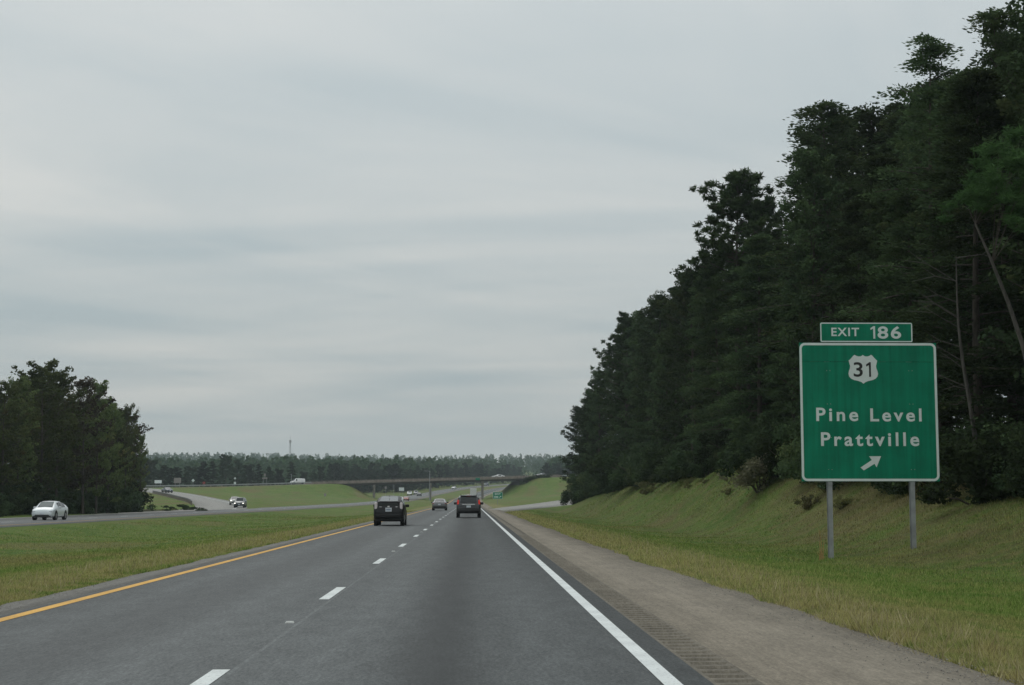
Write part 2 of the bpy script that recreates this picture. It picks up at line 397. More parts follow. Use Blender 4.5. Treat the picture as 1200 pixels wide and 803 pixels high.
def ground(x, y):
    x = np.atleast_1d(np.asarray(x, float)); y = np.atleast_1d(np.asarray(y, float))
    base = road_z(y) * .9
    near_hill = 3 * sm((y - 780) / 420) * sm((x + 90) / 140)
    far_hill = 19 * sm((y - 1100) / 1100) + 16 * vnoise(x, y, 330, 3) * sm((y - 1000) / 700)
    leftw = 1.5 * sm((-x - 46) / 30) * sm((260 - y) / 30) - 1.4 * sm((-x - 46) / 10) * sm((y - 210) / 40) * sm((420 - y) / 60)
    nat = base + near_hill + far_hill + leftw
    roads = []
    dm = np.maximum(np.abs(x - mid_x(y)) - 5.25, 0); roads.append((dm, road_z(y), y > -500))
    do = np.maximum(np.abs(x - opp_x(y)) - 5.6, 0); roads.append((do, opp_z(y), y > -500))
    for P, hw in ((APL, 6.5), (APR, 6.5), (RAMP_L, 4.6), (RAMP_R, 4.4)):
        d, z = poly_dist(x, y, P); roads.append((np.maximum(d - hw, 0), z, None))
    W = np.full(x.shape, 1 / 24.0 ** 2); H = nat * W
    for d, z, _ in roads:
        w = 1 / (d * d + .6); W = W + w; H = H + w * z
    h = H / W
    # ditch in the median
    u = np.clip((mid_x(y) - 5.25 - x) / np.maximum(mid_x(y) - 5.25 - opp_x(y) - 5.6, 1), 0, 1)
    h = h - .55 * np.sin(math.pi * u) ** 1.3 * (sm((640 - y) / 100))
    # cut bank on the right
    hb = np.interp(y, [-50, 30, 45, 60, 80, 105, 165, 215, 260], [1.2, 1.3, 1.6, 2.3, 3.9, 4.1, 3.3, 2.2, 1.0])
    xx = x - 4.0 + .9 * vnoise(x, y, 9, 8)
    bank = np.where(xx < 6.5, -.42 * sm(xx / 6.0), -.42 + (hb + .42) * sm((xx - 7.6) / 8.0)) + 5.0 * sm((xx - 13) / 40)
    kb = sm((262 - y) / 40) * sm((x - 2.5) / 1.0)
    h = h * (1 - kb) + bank * kb
    rough = vnoise(x, y, 2.3, 1) * .10 + vnoise(x, y, 7, 2) * .22 + vnoise(x, y, 31, 5) * .35
    dmin = np.minimum.reduce([r[0] for r in roads]); h = h + rough * sm((dmin - .5) / 6)
    # road beds
    for i, (d, z, _) in enumerate(roads):
        drop = np.interp(y, [0, 60, 150, 400], [.03, .035, .045, .06]) if i < 2 else .07
        k = 1 - sm((d - (.15 if i < 2 else .3)) / (1.6 if i < 2 else 1.8))
        h = h * (1 - k) + (z - drop) * k
    return h
def gz(x, y): return float(ground(x, y)[0])

def axis(parts):
    out = []
    for a, b, s in parts: out += list(np.arange(a, b, s))
    return np.array(out + [parts[-1][1]])
gx = axis([(-1800, -400, 60), (-400, -140, 12), (-140, -44, 2.4), (-44, -26, .9), (-26, -7.5, .7), (-7.5, 4, .45), (4, 22, .4), (22, 60, 2), (60, 140, 5), (140, 500, 20), (500, 1800, 60)])
gy = axis([(-300, -20, 20), (-20, 6, 3), (6, 70, .7), (70, 160, 1.6), (160, 620, 3), (620, 1000, 9), (1000, 3000, 30)])
GX, GY = np.meshgrid(gx, gy); nx, ny = len(gx), len(gy)
GZ = ground(GX.ravel(), GY.ravel())
ii = (np.arange(ny - 1)[:, None] * nx + np.arange(nx - 1)[None, :]).ravel()
me = np_mesh('ground', np.stack([GX.ravel(), GY.ravel(), GZ], 1), np.stack([ii, ii + 1, ii + nx + 1, ii + nx], 1), GROUND, True)
tag(link('ground', me), kind='structure')

# ------------------------------------------------------------------ roads
def strip_mesh(name, left, right, mat, u=None, cols=1):
    """ribbon between two edge lines; UV = (metres across, metres along)"""
    left = np.asarray(left, float); right = np.asarray(right, float); n = len(left)
    V = np.concatenate([left + (right - left) * (c / cols) for c in range(cols + 1)]); F_ = []
    paint_ = mat in (WHITEPAINT, YELLOWPAINT)
    for c in range(cols):
        for i in range(n - 1): F_.append((c*n + i, (c+1)*n + i, (c+1)*n + i + 1, c*n + i + 1))
    if not paint_:      # side faces down into the ground
        m_ = len(V); V = np.concatenate([V, left - [0, 0, .22], right - [0, 0, .22]])
        for i in range(n - 1): F_.append((m_ + i, i, i + 1, m_ + i + 1)); F_.append((cols*n + i, m_ + n + i, m_ + n + i + 1, cols*n + i + 1))
    me = np_mesh(name, V, F_, mat)
    s = np.concatenate([[0], np.cumsum(np.linalg.norm(np.diff((left + right)[:, :2] / 2, axis=0), axis=1))])
    w = np.linalg.norm((right - left)[:, :2], axis=1)
    u0 = np.zeros(n) if u is None else np.full(n, u[0]); u1 = w if u is None else np.full(n, u[1])
    uvv = np.concatenate([np.stack([u0 + (u1 - u0) * c / cols, s + left[0][1]], 1) for c in range(cols + 1)])
    if not paint_: uvv = np.concatenate([uvv, uvv[:n], uvv[cols*n:cols*n + n]])
    uvl = me.uv_layers.new(name='UVMap'); li = np.empty(len(me.loops), np.int32); me.loops.foreach_get('vertex_index', li)
    uvl.data.foreach_set('uv', uvv[li].astype(np.float32).ravel()); return me
YS = np.concatenate([np.arange(-40, 80, 4.), np.arange(80, 1500, 10.)])
def main_strip(name, x0, x1, mat, y0=-40, y1=1490, dz=0.0, ys=None):
    ys = YS[(YS >= y0) & (YS <= y1)] if ys is None else np.asarray(ys, float)
    s = shift(ys); z = road_z(ys) + dz
    return strip_mesh(name, np.stack([x0 + s, ys, z], 1), np.stack([x1 + s, ys, z], 1), mat, (x0, x1))
def opp_strip(name, x0, x1, mat, dz=0.0, y0=-40, y1=1490, ys=None):
    ys = YS[(YS >= y0) & (YS <= y1)] if ys is None else np.asarray(ys, float)
    s = opp_x(ys); z = opp_z(ys) + dz
    return strip_mesh(name, np.stack([x0 + s, ys, z], 1), np.stack([x1 + s, ys, z], 1), mat, (x0, x1))

highway = tag(link('highway', main_strip('highway', -5.90, 1.93, ASPHALT)), kind='structure')
# right shoulder with a ragged outer edge
ys = np.concatenate([np.arange(4, 90, .5), np.arange(90, 1490, 10.)])
jag = .14 * vnoise(ys, ys * 0, 1.3, 4) + .3 * vnoise(ys, ys * 0, 6, 6)
xo = np.interp(ys, [4, 15, 26, 40, 120, 300], [4.42, 4.40, 4.2, 4.0, 3.85, 3.8]) + jag
s = shift(ys); z = road_z(ys)
me = strip_mesh('road_shoulder', np.stack([2.33 + s, ys, z], 1), np.stack([xo + s, ys, z - .012], 1), SHOULDER)
tag(link('road_shoulder', me), kind='structure')
jag = .10 * vnoise(ys, ys * 0, 1.1, 14) + .14 * vnoise(ys, ys * 0, 5, 16)
me = strip_mesh('road_shoulder', np.stack([-6.5 + s + jag, ys, z - .012], 1), np.stack([-5.90 + s, ys, z], 1), LSHOULDER)
tag(link('road_shoulder', me), kind='structure')
# rumble strip: milled grooves, real relief
ry = np.arange(6, 62, .025); ph = (ry % .33) / .33
gd = -.042 * np.clip(np.cos((ph - .5) * 2 * math.pi) * 3 + .6, 0, 1)
cols_x = [1.93, 1.965, 1.985, 2.07, 2.15, 2.165, 2.24, 2.315, 2.33]; dep = [0, 0, 1, 1, .72, 1, 1, 0, 0]
V = []; 
for cxx, dd in zip(cols_x, dep):
    g = gd * dd * (1 + .25 * vnoise(ry * 0 + cxx * 40, ry, .4, 9)); V.append(np.stack([np.full(len(ry), cxx) + .004 * vnoise(ry, ry * 0 + cxx * 9, .2, 11), ry, g], 1))
V[0][:, 0] = 1.93; V[-1][:, 0] = 2.33
n = len(ry); V = np.concatenate(V); F_ = [(c*n + i, (c+1)*n + i, (c+1)*n + i + 1, c*n + i + 1) for c in range(len(cols_x)-1) for i in range(n-1)]
me = np_mesh('rumble_strip', V, F_, RUMBLE); uvl = me.uv_layers.new(name='UVMap'); li = np.empty(len(me.loops), np.int32); me.loops.foreach_get('vertex_index', li)
uvl.data.foreach_set('uv', V[li][:, :2].astype(np.float32).ravel()); tag(link('rumble_strip', me), kind='structure')
tag(link('rumble_strip', main_strip('rumble_strip', 1.93, 2.33, RUMBLE, ys=np.concatenate([[ry[-1], 70, 80], np.arange(90, 1490, 10.)]))), kind='structure')
tag(link('rumble_strip', main_strip('rumble_strip', 1.93, 2.33, RUMBLE, ys=[-40, -20, 0, 6.0])), kind='structure')

# painted lines, children of the road they are painted on
link('edge_line', main_strip('edge_line', 1.53, 1.68, WHITEPAINT, dz=.004, y1=1480), highway)
link('yellow_edge_line', main_strip('yellow_edge_line', -5.75, -5.58, YELLOWPAINT, dz=.004, y1=1480), highway)
for k in range(-1, 78):
    y0 = 10.25 + 12.19 * k
    link('lane_dash', main_strip('lane_dash', -2.20, -2.05, WHITEPAINT, dz=.004, ys=np.linspace(y0, y0 + 3.05, 3)), highway)
opp = tag(link('opposite_highway', opp_strip('opposite_highway', -5.6, 5.6, OPPROAD)), kind='structure')
link('edge_line', opp_strip('edge_line', 3.95, 4.10, YELLOWPAINT, .004), opp)
link('edge_line', opp_strip('edge_line', -3.75, -3.60, WHITEPAINT, .004, 230), opp)
for k in range(0, 50):
    y0 = 60 + 12.19 * k
    link('lane_dash', opp_strip('lane_dash', .1, .25, WHITEPAINT, .004, ys=np.linspace(y0, y0 + 3.05, 2)), opp)
# merging lane and outer shoulder along the far carriageway
ys = np.arange(-40, 240, 10.); xo = opp_x(ys) - 5.6; z = opp_z(ys)
wout = np.interp(ys, [-40, 200, 230], [3.4, 3.6, 4.4])
tag(link('merging_lane', strip_mesh('merging_lane', np.stack([xo - wout, ys, z - .01], 1), np.stack([xo, ys, z], 1), RAMP)), kind='structure')
def line_strip(name, P, hw, mat, dz):
    P = np.asarray(P, float); T = np.gradient(P[:, :2], axis=0); T /= np.linalg.norm(T, axis=1)[:, None]; Nn = np.stack([-T[:, 1], T[:, 0]], 1)
    hw = np.broadcast_to(hw, (len(P),))[:, None]; z = (P[:, 2] + dz)[:, None]
    return strip_mesh(name, np.hstack([P[:, :2] + Nn * hw, z]), np.hstack([P[:, :2] - Nn * hw, z]), mat)
on = tag(link('entry_ramp', line_strip('entry_ramp', RAMP_L, 4.4, RAMP, -.02)), kind='structure')
link('edge_line', line_strip('edge_line', RAMP_L[6:-9] + np.array([2.6, .9, 0]), .09, WHITEPAINT, -.012), on)
ex = tag(link('exit_ramp', line_strip('exit_ramp', RAMP_R, np.interp(np.arange(len(RAMP_R)), [0, 16, 24], [1.2, 3.6, 4.2]), RAMP, -.02)), kind='structure')
tag(link('overpass_road', line_strip('overpass_road', APL, 6.0, RAMP, 0.01)), kind='structure')
tag(link('overpass_road', line_strip('overpass_road', APR, 6.0, RAMP, 0.01)), kind='structure')

# raised reflectors between the dashes
def reflector(y):
    s_ = float(shift(y)); r = empty('road_reflector', (-2.125 + s_, y, float(road_z(y)) + .002))
    MB().add([(-.05,-.055,0),(.05,-.055,0),(.05,.055,0),(-.05,.055,0),(-.042,-.03,.018),(.042,-.03,.018),(.042,.03,.018),(-.042,.03,.018)],
             [(0,3,2,1),(4,5,6,7),(0,1,5,4),(1,2,6,5),(2,3,7,6),(3,0,4,7)]).build('housing', simple('reflector_body', (.6,.6,.56), .5), r)
    MB().box((0, -.046, .011), (.08, .006, .012)).build('lens', simple('reflector_lens', (.75,.75,.72), .2), r); return r
for i, y in enumerate((18.25, 42.6, 67.0, 91.4)):
    lab = ['raised white reflector on the lane line between the two nearest dashes', 'small raised reflector on the lane line beyond the second gap',
           'tiny raised reflector on the lane line behind the black hatchback', 'farthest visible raised reflector on the dashed lane line'][i]
    tag(reflector(y), lab, 'road reflector', 'reflectors along the lane line')

# ------------------------------------------------------------------ bridge
def bframe(s, t, z):
    p = bpt(s) + BNRM * t; return (p[0], p[1], z)
def bbox(mb, s0, s1, t0, t1, z0a, z1a, z0b=None, z1b=None):
    """box along the bridge, its heights linear from s0 to s1"""
    z0b = z0a if z0b is None else z0b; z1b = z1a if z1b is None else z1b
    vs = [bframe(s0,t0,z0a), bframe(s1,t0,z0b), bframe(s1,t1,z0b), bframe(s0,t1,z0a), bframe(s0,t0,z1a), bframe(s1,t0,z1b), bframe(s1,t1,z1b), bframe(s0,t1,z1a)]
    return mb.add(vs, [(0,3,2,1),(4,5,6,7),(0,1,5,4),(1,2,6,5),(2,3,7,6),(3,0,4,7)])
bridge = tag(empty('overpass_bridge', bframe(0, 0, 0)), 'long low concrete overpass bridge crossing the highway on slim piers', 'bridge')
def bpart(name, mb, mat):
    o = mb.build(name, mat); o.parent = bridge; o.matrix_parent_inverse = Matrix.Translation(bridge.location).inverted(); return o
dz = lambda s: DZ_L + (DZ_R - DZ_L) * s / BLEN
bpart('deck', bbox(MB(), -1, BLEN + 1, -6.2, 6.2, dz(-1) - .28, dz(-1) - .0, dz(BLEN+1) - .28, dz(BLEN+1) - .0), CONCRETE)
for t in (-6.35, 6.05):
    bpart('parapet', bbox(MB(), -4, BLEN + 4, t, t + .3, dz(-4) - .15, dz(-4) + .66, dz(BLEN+4) - .15, dz(BLEN+4) + .66), CONC_RED)
    rl = MB()
    for s in np.arange(0, BLEN, 2.2): bbox(rl, s, s + .12, t + .1, t + .2, dz(s) + .66, dz(s) + .84)
    bbox(rl, -3, BLEN + 3, t + .08, t + .22, dz(-3) + .84, dz(-3) + .92, dz(BLEN+3) + .84, dz(BLEN+3) + .92)
    bpart('rail', rl, CONC_RED)
for t in (-5.2, -2.6, 0, 2.6, 5.2):
    g = MB(); z0, z1 = dz(0), dz(BLEN)
    bbox(g, .3, BLEN - .3, t - .22, t + .22, z0 - .50, z0 - .30, z1 - .50, z1 - .30); bbox(g, .3, BLEN - .3, t - .06, t + .06, z0 - .80, z0 - .50, z1 - .80, z1 - .50)
    bbox(g, .3, BLEN - .3, t - .25, t + .25, z0 - .88, z0 - .80, z1 - .88, z1 - .80); bpart('girder', g, STEEL_DARK)
BR_PIERS = []
for px_ in (438.5, 504.5, 565.5):
    best = min(np.arange(2, BLEN, .25), key=lambda s: abs(pxof(*bframe(s, 0, 4))[0] - px_)); BR_PIERS.append(best)
for s in BR_PIERS:
    zt = dz(s) - .88
    cp = bpart('pier_cap', MB().box((bpt(s)[0], bpt(s)[1], zt - .45), (.9, 11.4, .9), -bpt(s)[0] / bpt(s)[1]), CONCRETE)
    for t in (-4.6, 0, 4.6):
        p = (bpt(s)[0] * (1 + t / bpt(s)[1]), bpt(s)[1] + t, 0); g0 = gz(p[0], p[1]) - .5
        bpart('pier_column', MB().tube([(p[0], p[1], g0), (p[0], p[1], zt - .9)], .42, 12), CONCRETE)
for s, sg in ((0, 1), (BLEN, -1)):
    z_ = dz(s); a = MB(); bbox(a, s - .5, s + .5, -6.5, 6.5, z_ - 2.6, z_ - .30)
    for t in (-6.6, 6.3): bbox(a, s - 4.0 * (sg > 0) - .5, s + 4.0 * (sg < 0) + .5, t, t + .3, z_ - 2.4, z_ - .2)
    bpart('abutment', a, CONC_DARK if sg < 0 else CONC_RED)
def slope_paving(s0, s1, mat, tt=(-6.6, 7.0)):
    S = np.linspace(s0, s1, 14); T = np.linspace(tt[0], tt[1], 6); V = []; F_ = []
    for a in S:
        for t in T: p = bframe(a, t, 0); V.append((p[0], p[1], gz(p[0], p[1]) + .10))
    for i in range(len(S)-1):
        for j in range(len(T)-1): k = i*len(T)+j; F_.append((k, k+len(T), k+len(T)+1, k+1))
    return tag(link('slope_paving', np_mesh('slope_paving', V, F_, mat)), kind='structure')
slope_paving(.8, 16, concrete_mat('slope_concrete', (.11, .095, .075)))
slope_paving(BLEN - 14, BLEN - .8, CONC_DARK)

# ------------------------------------------------------------------ guardrails
def guardrail(P, label, group=None, post=1.905, h=.70, mat=None, dark=False):
    P = np.asarray(P, float); mat = mat or GALV
    r = tag(empty('guardrail', tuple(P[0])), label, 'guardrail', group); o = P[0]
    seg = np.concatenate([[0], np.cumsum(np.linalg.norm(np.diff(P[:, :2], axis=0), axis=1))])
    at_s = lambda s: Vector([float(np.interp(s, seg, P[:, i])) - o[i] for i in range(3)])
    rail = MB(); prof = [(-.02, -.155), (.05, -.10), (.05, -.05), (0, 0), (.05, .05), (.05, .10), (-.02, .155), (-.04, .155), (-.04, -.155)]
    ss = np.linspace(0, seg[-1], max(3, int(seg[-1] / 4))); n = len(prof); vs = []
    for s in ss:
        a = at_s(s); t = (at_s(min(s + .5, seg[-1])) - at_s(max(s - .5, 0))).normalized(); nn = Vector((t.y, -t.x, 0))
        for u, v in prof: vs.append(tuple(a + nn * u + Vector((0, 0, h - .15 + v))))
    fs = [(i*n+k, (i+1)*n+k, (i+1)*n+(k+1)%n, i*n+(k+1)%n) for i in range(len(ss)-1) for k in range(n)]
    rail.add(vs, fs + [tuple(range(n)), tuple((len(ss)-1)*n + k for k in range(n))]); rail.build('rail', mat, r)
    me = MB().box((0, 0, h / 2 - .25), (.14, .16, h + .5)).mesh('post', simple('guardrail_post', (.22,.19,.16), .8))
    for s in np.arange(.3, seg[-1], post):
        a = at_s(s); link('post', me, r, (a.x - .0, a.y + .12, a.z))
    return r
gr = lambda ss, t: [(*bframe(s, t, 0)[:2], deck_z(s)) for s in ss]
guardrail(gr([-4.5, -20, -40, -62, -90], -6.4), 'pale guardrail along the near edge of the left bridge approach', 'guardrails of the overpass road', 3.8)
guardrail(gr([-4.5, -20, -40, -62, -90, -130], 6.6), 'guardrail along the far edge of the left bridge approach behind the white van', 'guardrails of the overpass road', 3.8)
guardrail(gr([BLEN + 4.5, BLEN + 20, BLEN + 45, BLEN + 90], -6.4), 'pale guardrail on top of the right embankment beside the bridge end', 'guardrails of the overpass road', 3.8)
guardrail(gr([BLEN + 4.5, BLEN + 20, BLEN + 45, BLEN + 90], 6.4), 'far guardrail of the overpass road at the right embankment', 'guardrails of the overpass road', 3.8)
i0 = RAMP_L[(RAMP_L[:, 1] > 272) & (RAMP_L[:, 1] < 405)]
T_ = np.gradient(i0[:, :2], axis=0); T_ /= np.linalg.norm(T_, axis=1)[:, None]
gp = np.hstack([i0[:, :2] + np.stack([T_[:, 1], -T_[:, 0]], 1) * 5.0, (i0[:, 2] - .02)[:, None]])
guardrail(gp, 'dark guardrail along the outer edge of the entry ramp above the gully', None, 1.905, .8, simple('dark_rail', (.12,.12,.13), .6, .4))

# ------------------------------------------------------------------ text and the exit sign
def text_mesh(body, x0, x1, z0, z1, mat, y=0.0, bold=.018, space=1.12, depth=.004):
    """lettering fitted into a box on a sign face (x to the right, z up)"""
    cu = bpy.data.curves.new('text', 'FONT'); cu.body = body; cu.size = 1; cu.offset = bold; cu.space_character = space
    cu.extrude = .01; cu.resolution_u = 6
    o = bpy.data.objects.new('text', cu); C.objects.link(o); dg = bpy.context.evaluated_depsgraph_get()
    me = bpy.data.meshes.new_from_object(o.evaluated_get(dg)); bpy.data.objects.remove(o); bpy.data.curves.remove(cu)
    v = np.array([p.co[:] for p in me.vertices]); lo, hi = v.min(0), v.max(0)
    w = np.empty_like(v); w[:, 0] = x0 + (v[:, 0] - lo[0]) / (hi[0] - lo[0]) * (x1 - x0)
    w[:, 2] = z0 + (v[:, 1] - lo[1]) / (hi[1] - lo[1]) * (z1 - z0); w[:, 1] = y - (v[:, 2] - lo[2]) / (hi[2] - lo[2]) * depth
    me.vertices.foreach_set('co', w.astype(np.float32).ravel()); me.update(); me.materials.clear(); me.materials.append(mat); return me
def rrect(x0, x1, z0, z1, r, n=6):
    P = []
    for cx_, cz_, a in ((x1-r, z1-r, 0), (x0+r, z1-r, 90), (x0+r, z0+r, 180), (x1-r, z0+r, 270)):
        for k in range(n + 1): t = R(a + 90 * k / n); P.append((cx_ + r*math.cos(t), cz_ + r*math.sin(t)))
    return P
def ring(x0, x1, z0, z1, r, w, y0, y1):
    a = rrect(x0, x1, z0, z1, r); b = rrect(x0+w, x1-w, z0+w, z1-w, max(r-w, .005)); n = len(a)
    vs = [(p[0], y, p[1]) for y in (y0, y1) for q in (a, b) for p in q]; fs = []
    for k in range(n):
        j = (k+1) % n; fs += [(k, j, n+j, n+k), (2*n+k, 3*n+k, 3*n+j, 2*n+j), (k, 2*n+k, 2*n+j, j), (n+k, n+j, 3*n+j, 3*n+k)]
    return MB().add(vs, fs)
SY = 45.0; S = 4.12 / 163.0
sx0, szb = at(939.5, 564.2, SY)
sign = tag(empty('exit_sign', (sx0, SY, szb)), 'big green exit sign for Pine Level and Prattville on two steel posts', 'road sign')
ux = lambda px: (px - 939.5) * S; uz = lambda py: (564.2 - py) * S
W_, H_ = ux(1103), uz(400.5)
zs = uz(423.2)
for nm, z0, z1 in (('panel', 0, zs - .004), ('panel', zs + .004, H_)):
    MB().box((W_/2, .004, (z0+z1)/2), (W_, .012, z1 - z0)).build('panel', SIGN_GREEN, sign)
ring(.006, W_-.006, .006, H_-.006, .17, .072, -.002, -.006).build('border', SIGN_WHITE, sign)
ex0, ex1, ez0, ez1 = ux(965), ux(1075.2), uz(399.8), uz(376.3)
MB().box(((ex0+ex1)/2, .004, (ez0+ez1)/2), (ex1-ex0, .012, ez1-ez0-.006)).build('exit_number_panel', SIGN_GREEN, sign)
ring(ex0+.004, ex1-.004, ez0+.006, ez1-.006, .05, .032, -.002, -.006).build('border', SIGN_WHITE, sign)
for t, a, b, c, d in (('EXIT', 978.3, 1011.4, 392.6, 382.6), ('86', 1033.5, 1061.6, 395.6, 380.6), ('Pine', 958.2, 1008, 493.6, 477.6), ('Level', 1022.4, 1083.4, 493.9, 478.4), ('Prattville', 963.3, 1079.8, 522.9, 506.6)):
    link('lettering', text_mesh(t, ux(a), ux(b), uz(c), uz(d), SIGN_WHITE, -.0025, .022, 1.32 if t in ('Pine', 'Level', 'Prattville') else 1.18), sign)
# shield of the route marker
half = [(0, 18.2), (.9, 17.2), (3.0, 16.2), (5.5, 16.2), (8.0, 17.0), (9.8, 18.3), (11.5, 16.9), (14.2, 13.6), (17.0, 10.8), (16.3, 7.5), (15.4, 4.0), (15.8, .8), (17.0, -2.6), (17.6, -6.0), (16.8, -9.6), (14.6, -12.2), (11.0, -14.0), (6.0, -15.2), (2.4, -16.6), (0, -18.6)]
cxs, czs = ux(1015.2), uz(431.8)
sh = [(cxs + x*S*1.0, czs + z*S*.93) for x, z in half] + [(cxs - x*S*1.0, czs + z*S*.93) for x, z in half[-2:0:-1]]
MB().prism(sh, -.007, -.002).build('route_shield', SIGN_WHITE, sign)
link('route_number', text_mesh('3', ux(1003.8), ux(1014.6), uz(441), uz(423.6), SIGN_BLACK, -.0075, .012), sign)
def digit_one(x1, w, z0, z1, y0, y1): return MB().prism([(x1 - w, z0), (x1, z0), (x1, z1), (x1 - w*.85, z1), (x1 - w*2.4, z1 - (z1-z0)*.16), (x1 - w*2.4, z1 - (z1-z0)*.30), (x1 - w, z1 - (z1-z0)*.20)], y0, y1)
digit_one(ux(1024.4), 2.3*S, uz(441), uz(423.6), -.0115, -.0072).build('route_number', SIGN_BLACK, sign)
digit_one(ux(1030.6), 2.3*S, uz(395.6), uz(380.6), -.0065, -.0025).build('lettering', SIGN_WHITE, sign)
ar = [(1009.4, 548.0), (1013.2, 551.4), (1026.0, 543.6), (1028.4, 547.8), (1033.9, 534.7), (1019.8, 534.8), (1022.9, 539.2)]
MB().prism([(ux(a), uz(b)) for a, b in ar], -.007, -.002).build('arrow', SIGN_WHITE, sign)
def hpost(mb, x, y, z0, z1, w=.13, d=.18, t=.02):
    mb.box((x, y - d/2 + t/2, (z0+z1)/2), (w, t, z1-z0)); mb.box((x, y + d/2 - t/2, (z0+z1)/2), (w, t, z1-z0)); mb.box((x, y, (z0+z1)/2), (t, d - 2*t - .001, z1-z0)); return mb
for pxp in (972.6, 1069.4):
    wx, _ = at(pxp, 600, SY + .17); z0 = gz(wx, SY + .17) - .3 - szb
    hp = MB(); hpost(hp, wx - sx0, .165, z0, H_ - .1); pl = hp.build('post', GALV, sign)
    MB().box((wx - sx0, .05, -.05), (.12, .03, .10)).build('bracket', GALV, pl)
for zb in (.35, 1.3, 2.3, 3.3): MB().box((W_/2, .034, zb), (W_ - .3, .045, .08)).build('brace', GALV, sign)
bo = MB()
for zb in (.35, 1.3, 2.3, 3.3):
    for pxp in (972.6, 1069.4):
        for dxb in (-.05, .05): wx, _ = at(pxp, 600, SY + .17); bo.tube([(wx - sx0 + dxb, -.002, zb), (wx - sx0 + dxb, -.008, zb)], .011, 6)
tag(bo.build('bolts', GALV, sign), kind='stuff')
# stems of dry weed at the foot of the left post
wd = MB()
for i in range(7):
    wx, _ = at(959.5 + i * .9, 650, SY - .8); z0 = gz(wx, SY - .8); hgt = (.25, .62, .38, .95, .30, .55, .2)[i]
    wd.tube([(wx, SY - .8, z0 - .05), (wx + .02, SY - .8, z0 + hgt * .5), (wx + .05 * (i % 3 - 1), SY - .78, z0 + hgt)], [.012, .01, .005], 4)
tag(wd.build('weed', simple('dry_stem', (.42, .25, .10), .8)), 'dry orange weed stems beside the left post of the green sign', 'weed')

# ------------------------------------------------------------------ small signs and posts in the distance
def small_sign(name, px, py, w, h, Y, label, cat='road sign', mat=None, shape='rect', posts=1, group=None, text=None, base=None):
    x, zc_ = at(px, py, Y); g = gz(x, Y) if base is None else base
    r = tag(empty(name, (x, Y, g)), label, cat, group); zc_ -= g; mat = mat or SIGN_BACK
    if shape == 'rect': MB().prism(rrect(-w/2, w/2, zc_-h/2, zc_+h/2, .06), -.02, .02).build('panel', mat, r)
    elif shape == 'diamond': MB().prism([(0, zc_-h/2), (w/2, zc_), (0, zc_+h/2), (-w/2, zc_)], -.02, .02).build('panel', mat, r)
    elif shape == 'triangle': MB().prism([(0, zc_-h/2), (w/2, zc_+h/2), (-w/2, zc_+h/2)], -.02, .02).build('panel', mat, r)
    elif shape == 'round': MB().prism([(w/2*math.cos(t), zc_+h/2*math.sin(t)) for t in [k*math.pi/8 for k in range(16)]], -.02, .02).build('panel', mat, r)
    for k in range(posts):
        xx = 0 if posts == 1 else (-w*.3 + k * w*.6)
        MB().box((xx, .06, (zc_ + h*.3 - .4)/2), (.09, .07, zc_ + h*.3 + .4)).build('post', GALV, r)
    return r, zc_
g_, zc_ = small_sign('exit_gore_sign', 583.2, 580.8, 2.1, 1.5, 330, 'small green exit sign standing in the grass between highway and exit ramp', mat=SIGN_GREEN, posts=1)
link('lettering', text_mesh('EXIT', -.62, .62, zc_ + .12, zc_ + .50, SIGN_WHITE, -.024, .03), g_)
link('lettering', text_mesh('186', -.75, .15, zc_ - .52, zc_ - .08, SIGN_WHITE, -.024, .03), g_)
MB().prism([(.30, zc_-.42), (.38, zc_-.50), (.62, zc_-.26), (.70, zc_-.36), (.78, zc_-.08), (.48, zc_-.12), (.56, zc_-.20)], -.03, -.021).build('arrow', SIGN_WHITE, g_)
ring(-1.03, 1.03, zc_-.73, zc_+.73, .08, .05, -.021, -.028).build('border', SIGN_WHITE, g_)
small_sign('sign', 185.3, 564.6, 2.3, 1.05, 500, 'white rectangular sign behind the dark car at the ramp top', mat=SIGN_WHITE, posts=2)
small_sign('sign', 208.0, 563.2, 2.4, 1.75, 515, 'grey brown back of a large sign right of the white rectangular sign', mat=SIGN_BACK, posts=2)
small_sign('sign', 226.3, 563.2, 1.1, 1.1, 495, 'pale diamond sign on a thin post behind the overpass road', mat=SIGN_WHITE, shape='diamond')
small_sign('sign', 239.0, 566.0, .8, .75, 492, 'small reddish sign low beside the pale diamond sign', mat=SIGN_RED)
r_, z_ = small_sign('sign', 275.4, 560.7, .8, .8, 497, 'two small white signs one above the other on a single post', mat=SIGN_WHITE, shape='diamond')
MB().prism(rrect(-.35, .35, z_ - 1.85, z_ - 1.15, .05), -.02, .02).build('panel', SIGN_WHITE, r_)
r_, z_ = small_sign('sign', 310.3, 560.5, 1.7, .45, 503, 'wide pale sign with a small round one above left of the white van', mat=SIGN_BACK, posts=2)
MB().prism(rrect(-.28, .28, z_ + .7, z_ + 1.5, .1), -.02, .02).build('panel', SIGN_BACK, r_); MB().box((0, .05, z_ + .5), (.08, .05, 1.6)).build('post', GALV, r_)
small_sign('sign', 381.0, 580.0, .75, .85, 480, 'small white marker sign on the grass embankment below the bridge end', mat=SIGN_BACK)
small_sign('sign', 452.0, 571.6, .75, .85, 560, 'small pale sign seen under the bridge beyond the left pier', mat=SIGN_BACK)
small_sign('sign', 470.5, 573.4, 1.9, 1.25, 580, 'white rectangular sign under the bridge above the oncoming cars', mat=SIGN_WHITE, posts=2)
x_, zt = at(461.6, 568, 590); tag(MB().tube([(x_, 590, gz(x_, 590) - .3), (x_, 590, zt)], .07, 8).build('pole', GALV), 'thin pale pole under the bridge left of the white sign', 'pole')
x_, zt = at(341.5, 555.5, 512); p_ = tag(empty('pole', (x_, 512, gz(x_, 512))), 'thin pole with a short arm behind the white van', 'pole'); h_ = zt - gz(x_, 512)
